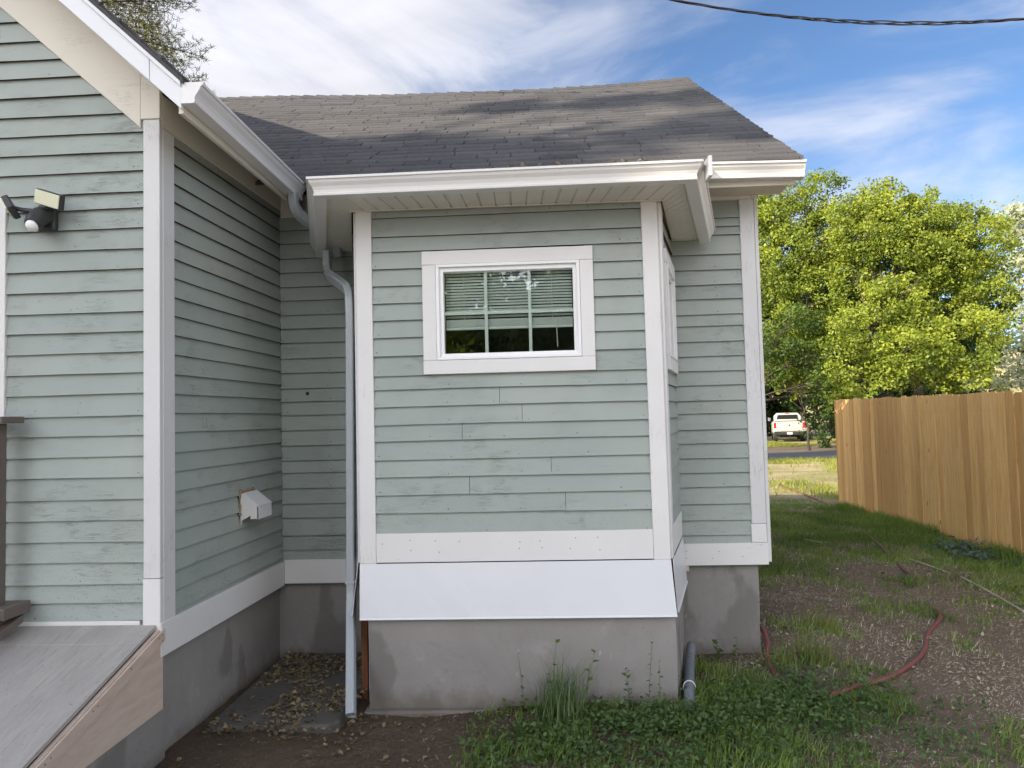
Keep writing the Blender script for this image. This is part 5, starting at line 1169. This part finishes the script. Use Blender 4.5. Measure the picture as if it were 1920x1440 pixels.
for i, (wx_, wy_, h, nl_, ll, lab, le) in enumerate(((-.17, 3.93, .30, 6, .035, 'thin leaning weed with few leaves left of the tall grass clump', (-.03, 0)), (-.05, 3.92, .18, 5, .035, 'short thin weed just left of the tall grass clump', (.02, 0)),
        (.155, 3.90, .30, 7, .06, 'tall bindweed with arrow leaves right of the grass clump', (.06, .01)), (.40, 3.92, .20, 12, .04, 'bushy low weed at the middle of the bay foundation', (-.02, 0)), (.56, 3.92, .24, 9, .028, 'small-leaved weed left of the taller twin', (.0, .0)),
        (.66, 3.90, .20, 8, .03, 'narrow weed near the bay foundation corner', (.01, 0)), (.50, 3.93, .33, 12, .030, 'tallest slender weed against the bay foundation', (.03, .02)), (-.02, 3.88, .36, 4, .07, 'weed with broad pointed leaves standing in the grass clump', (.03, 0)), (1.03, 4.64, .14, 12, .05, 'small dark weed at the foot of the right back foundation', (.0, 0)), (1.12, 4.60, .16, 10, .035, 'dark spindly weed beside the other small foundation weed', (.03, 0)))):
    stem_weed(wx_, wy_, h, nl_, ll, lab, 400+i, le, 'weeds along the foundation')
rg = np.random.default_rng(31); n = 260; gx = rg.normal(.02, .06, n); gy = rg.normal(3.80, .06, n)
o = blades('tall_grass_clump', gx, gy, rg, .07, .30, .0028, leaf_mat('clump_grass', (.07, .12, .04), (.22, .28, .13), .25), bend=.42)
tag(o, 'tall tuft of grass at the left part of the bay foundation', 'grass clump')
rg = np.random.default_rng(32)
for i, (cx_, cy_, nn_, h0, lab) in enumerate(((1.62, 4.62, 160, .16, 'yellowish grass tuft right of the house corner'), (1.42, 4.55, 120, .12, 'small grass tuft beside the hose bend'), (1.95, 5.35, 150, .13, 'grass tuft on the bare ground beyond the corner'))):
    o = blades('grass_tuft', rg.normal(cx_, .07, nn_), rg.normal(cy_, .06, nn_), rg, h0*.5, h0*1.2, .003, leaf_mat('tuft_grass', (.09, .14, .03), (.24, .28, .07), .3), bend=.6); tag(o, lab, 'grass tuft')
# fallen leaves, curled
def fallen(name, x, y, z, rg, size, label):
    n = len(x); a = rg.random(n)*2*np.pi; d = np.stack([np.cos(a), np.sin(a), rg.normal(0, .25, n)], 1); s = np.stack([-np.sin(a), np.cos(a), rg.normal(0, .25, n)], 1)
    L_ = (size*rg.uniform(.5, 1.3, n))[:, None]; P = np.stack([x, y, z], 1)-d*L_*.5; fold = L_*rg.uniform(-.05, .35, n)[:, None]
    v = oval_shape(P, d, s, L_, L_*rg.uniform(.22, .42, n)[:, None], fold, rg)
    o = npmesh(name, v, 5, FL, None, np.repeat(np.clip(rg.beta(1.5, 1.7, n), 0, 1), 10)); return tag(o, label, 'leaves', kind='stuff')
rg = np.random.default_rng(51)
x = rg.uniform(-1.78, -1.08, 2600); y = rg.uniform(3.55, 4.74, 2600); k_ = rg.random(2600) < np.clip((fbm(x*3.5+2, y*3.5, 3)-.40)*4+np.clip((y-4.3)*1.2, 0, .6), .04, .95)
x, y = x[k_], y[k_]; fallen('fallen_leaves', x, y, np.maximum(ground(x, y), .051)+.008, rg, .027, 'brown fallen leaves drifted on the pad in the recess')
x = rg.uniform(-1.78, -.5, 2600); y = rg.uniform(2.9, 3.95, 2600); k_ = rg.random(2600) < np.clip((fbm(x*3, y*3, 3)-.42)*3*np.clip((-.55-x)*1.4, .05, 1), .03, .9)*(~((x > -1.06) & (y > 3.9)))
x, y = x[k_], y[k_]; fallen('fallen_leaves', x, y, ground(x, y)+.008, rg, .027, 'tan fallen leaves on the dark soil in front of the recess')
x, y, rg = scatter(9000, -.6, 5., 3.0, 9.5, 52, lambda x, y: np.clip(.42-gmask(x, y)*.25, .08, .5)*(vnoise(x*2, y*2)**2*2.2)*np.clip(.3+x*.6, .15, 1))
FL = leaf_mat('bleached_leaf', (.24, .19, .12), (.58, .50, .36), .1, .7)
fallen('fallen_leaves', x, y, ground(x, y)+.012, rg, .024, 'pale dry leaves and chips scattered across the yard')
# leaves caught on the roof edge
rg = np.random.default_rng(53); x = np.concatenate([rg.uniform(-.2, .85, 22), np.array([-1.75, -1.5, 1.36])]); f = np.concatenate([np.abs(rg.normal(0, .006, 22)), np.array([.15, .012, .10])])
pz = np.array([roofpt(a, c_, .02)[:] for a, c_ in zip(x, f)]); fallen('roof_leaves', pz[:, 0], pz[:, 1], pz[:, 2]+.004, rg, .035, 'a few dry leaves caught on the roof just above the gutter')
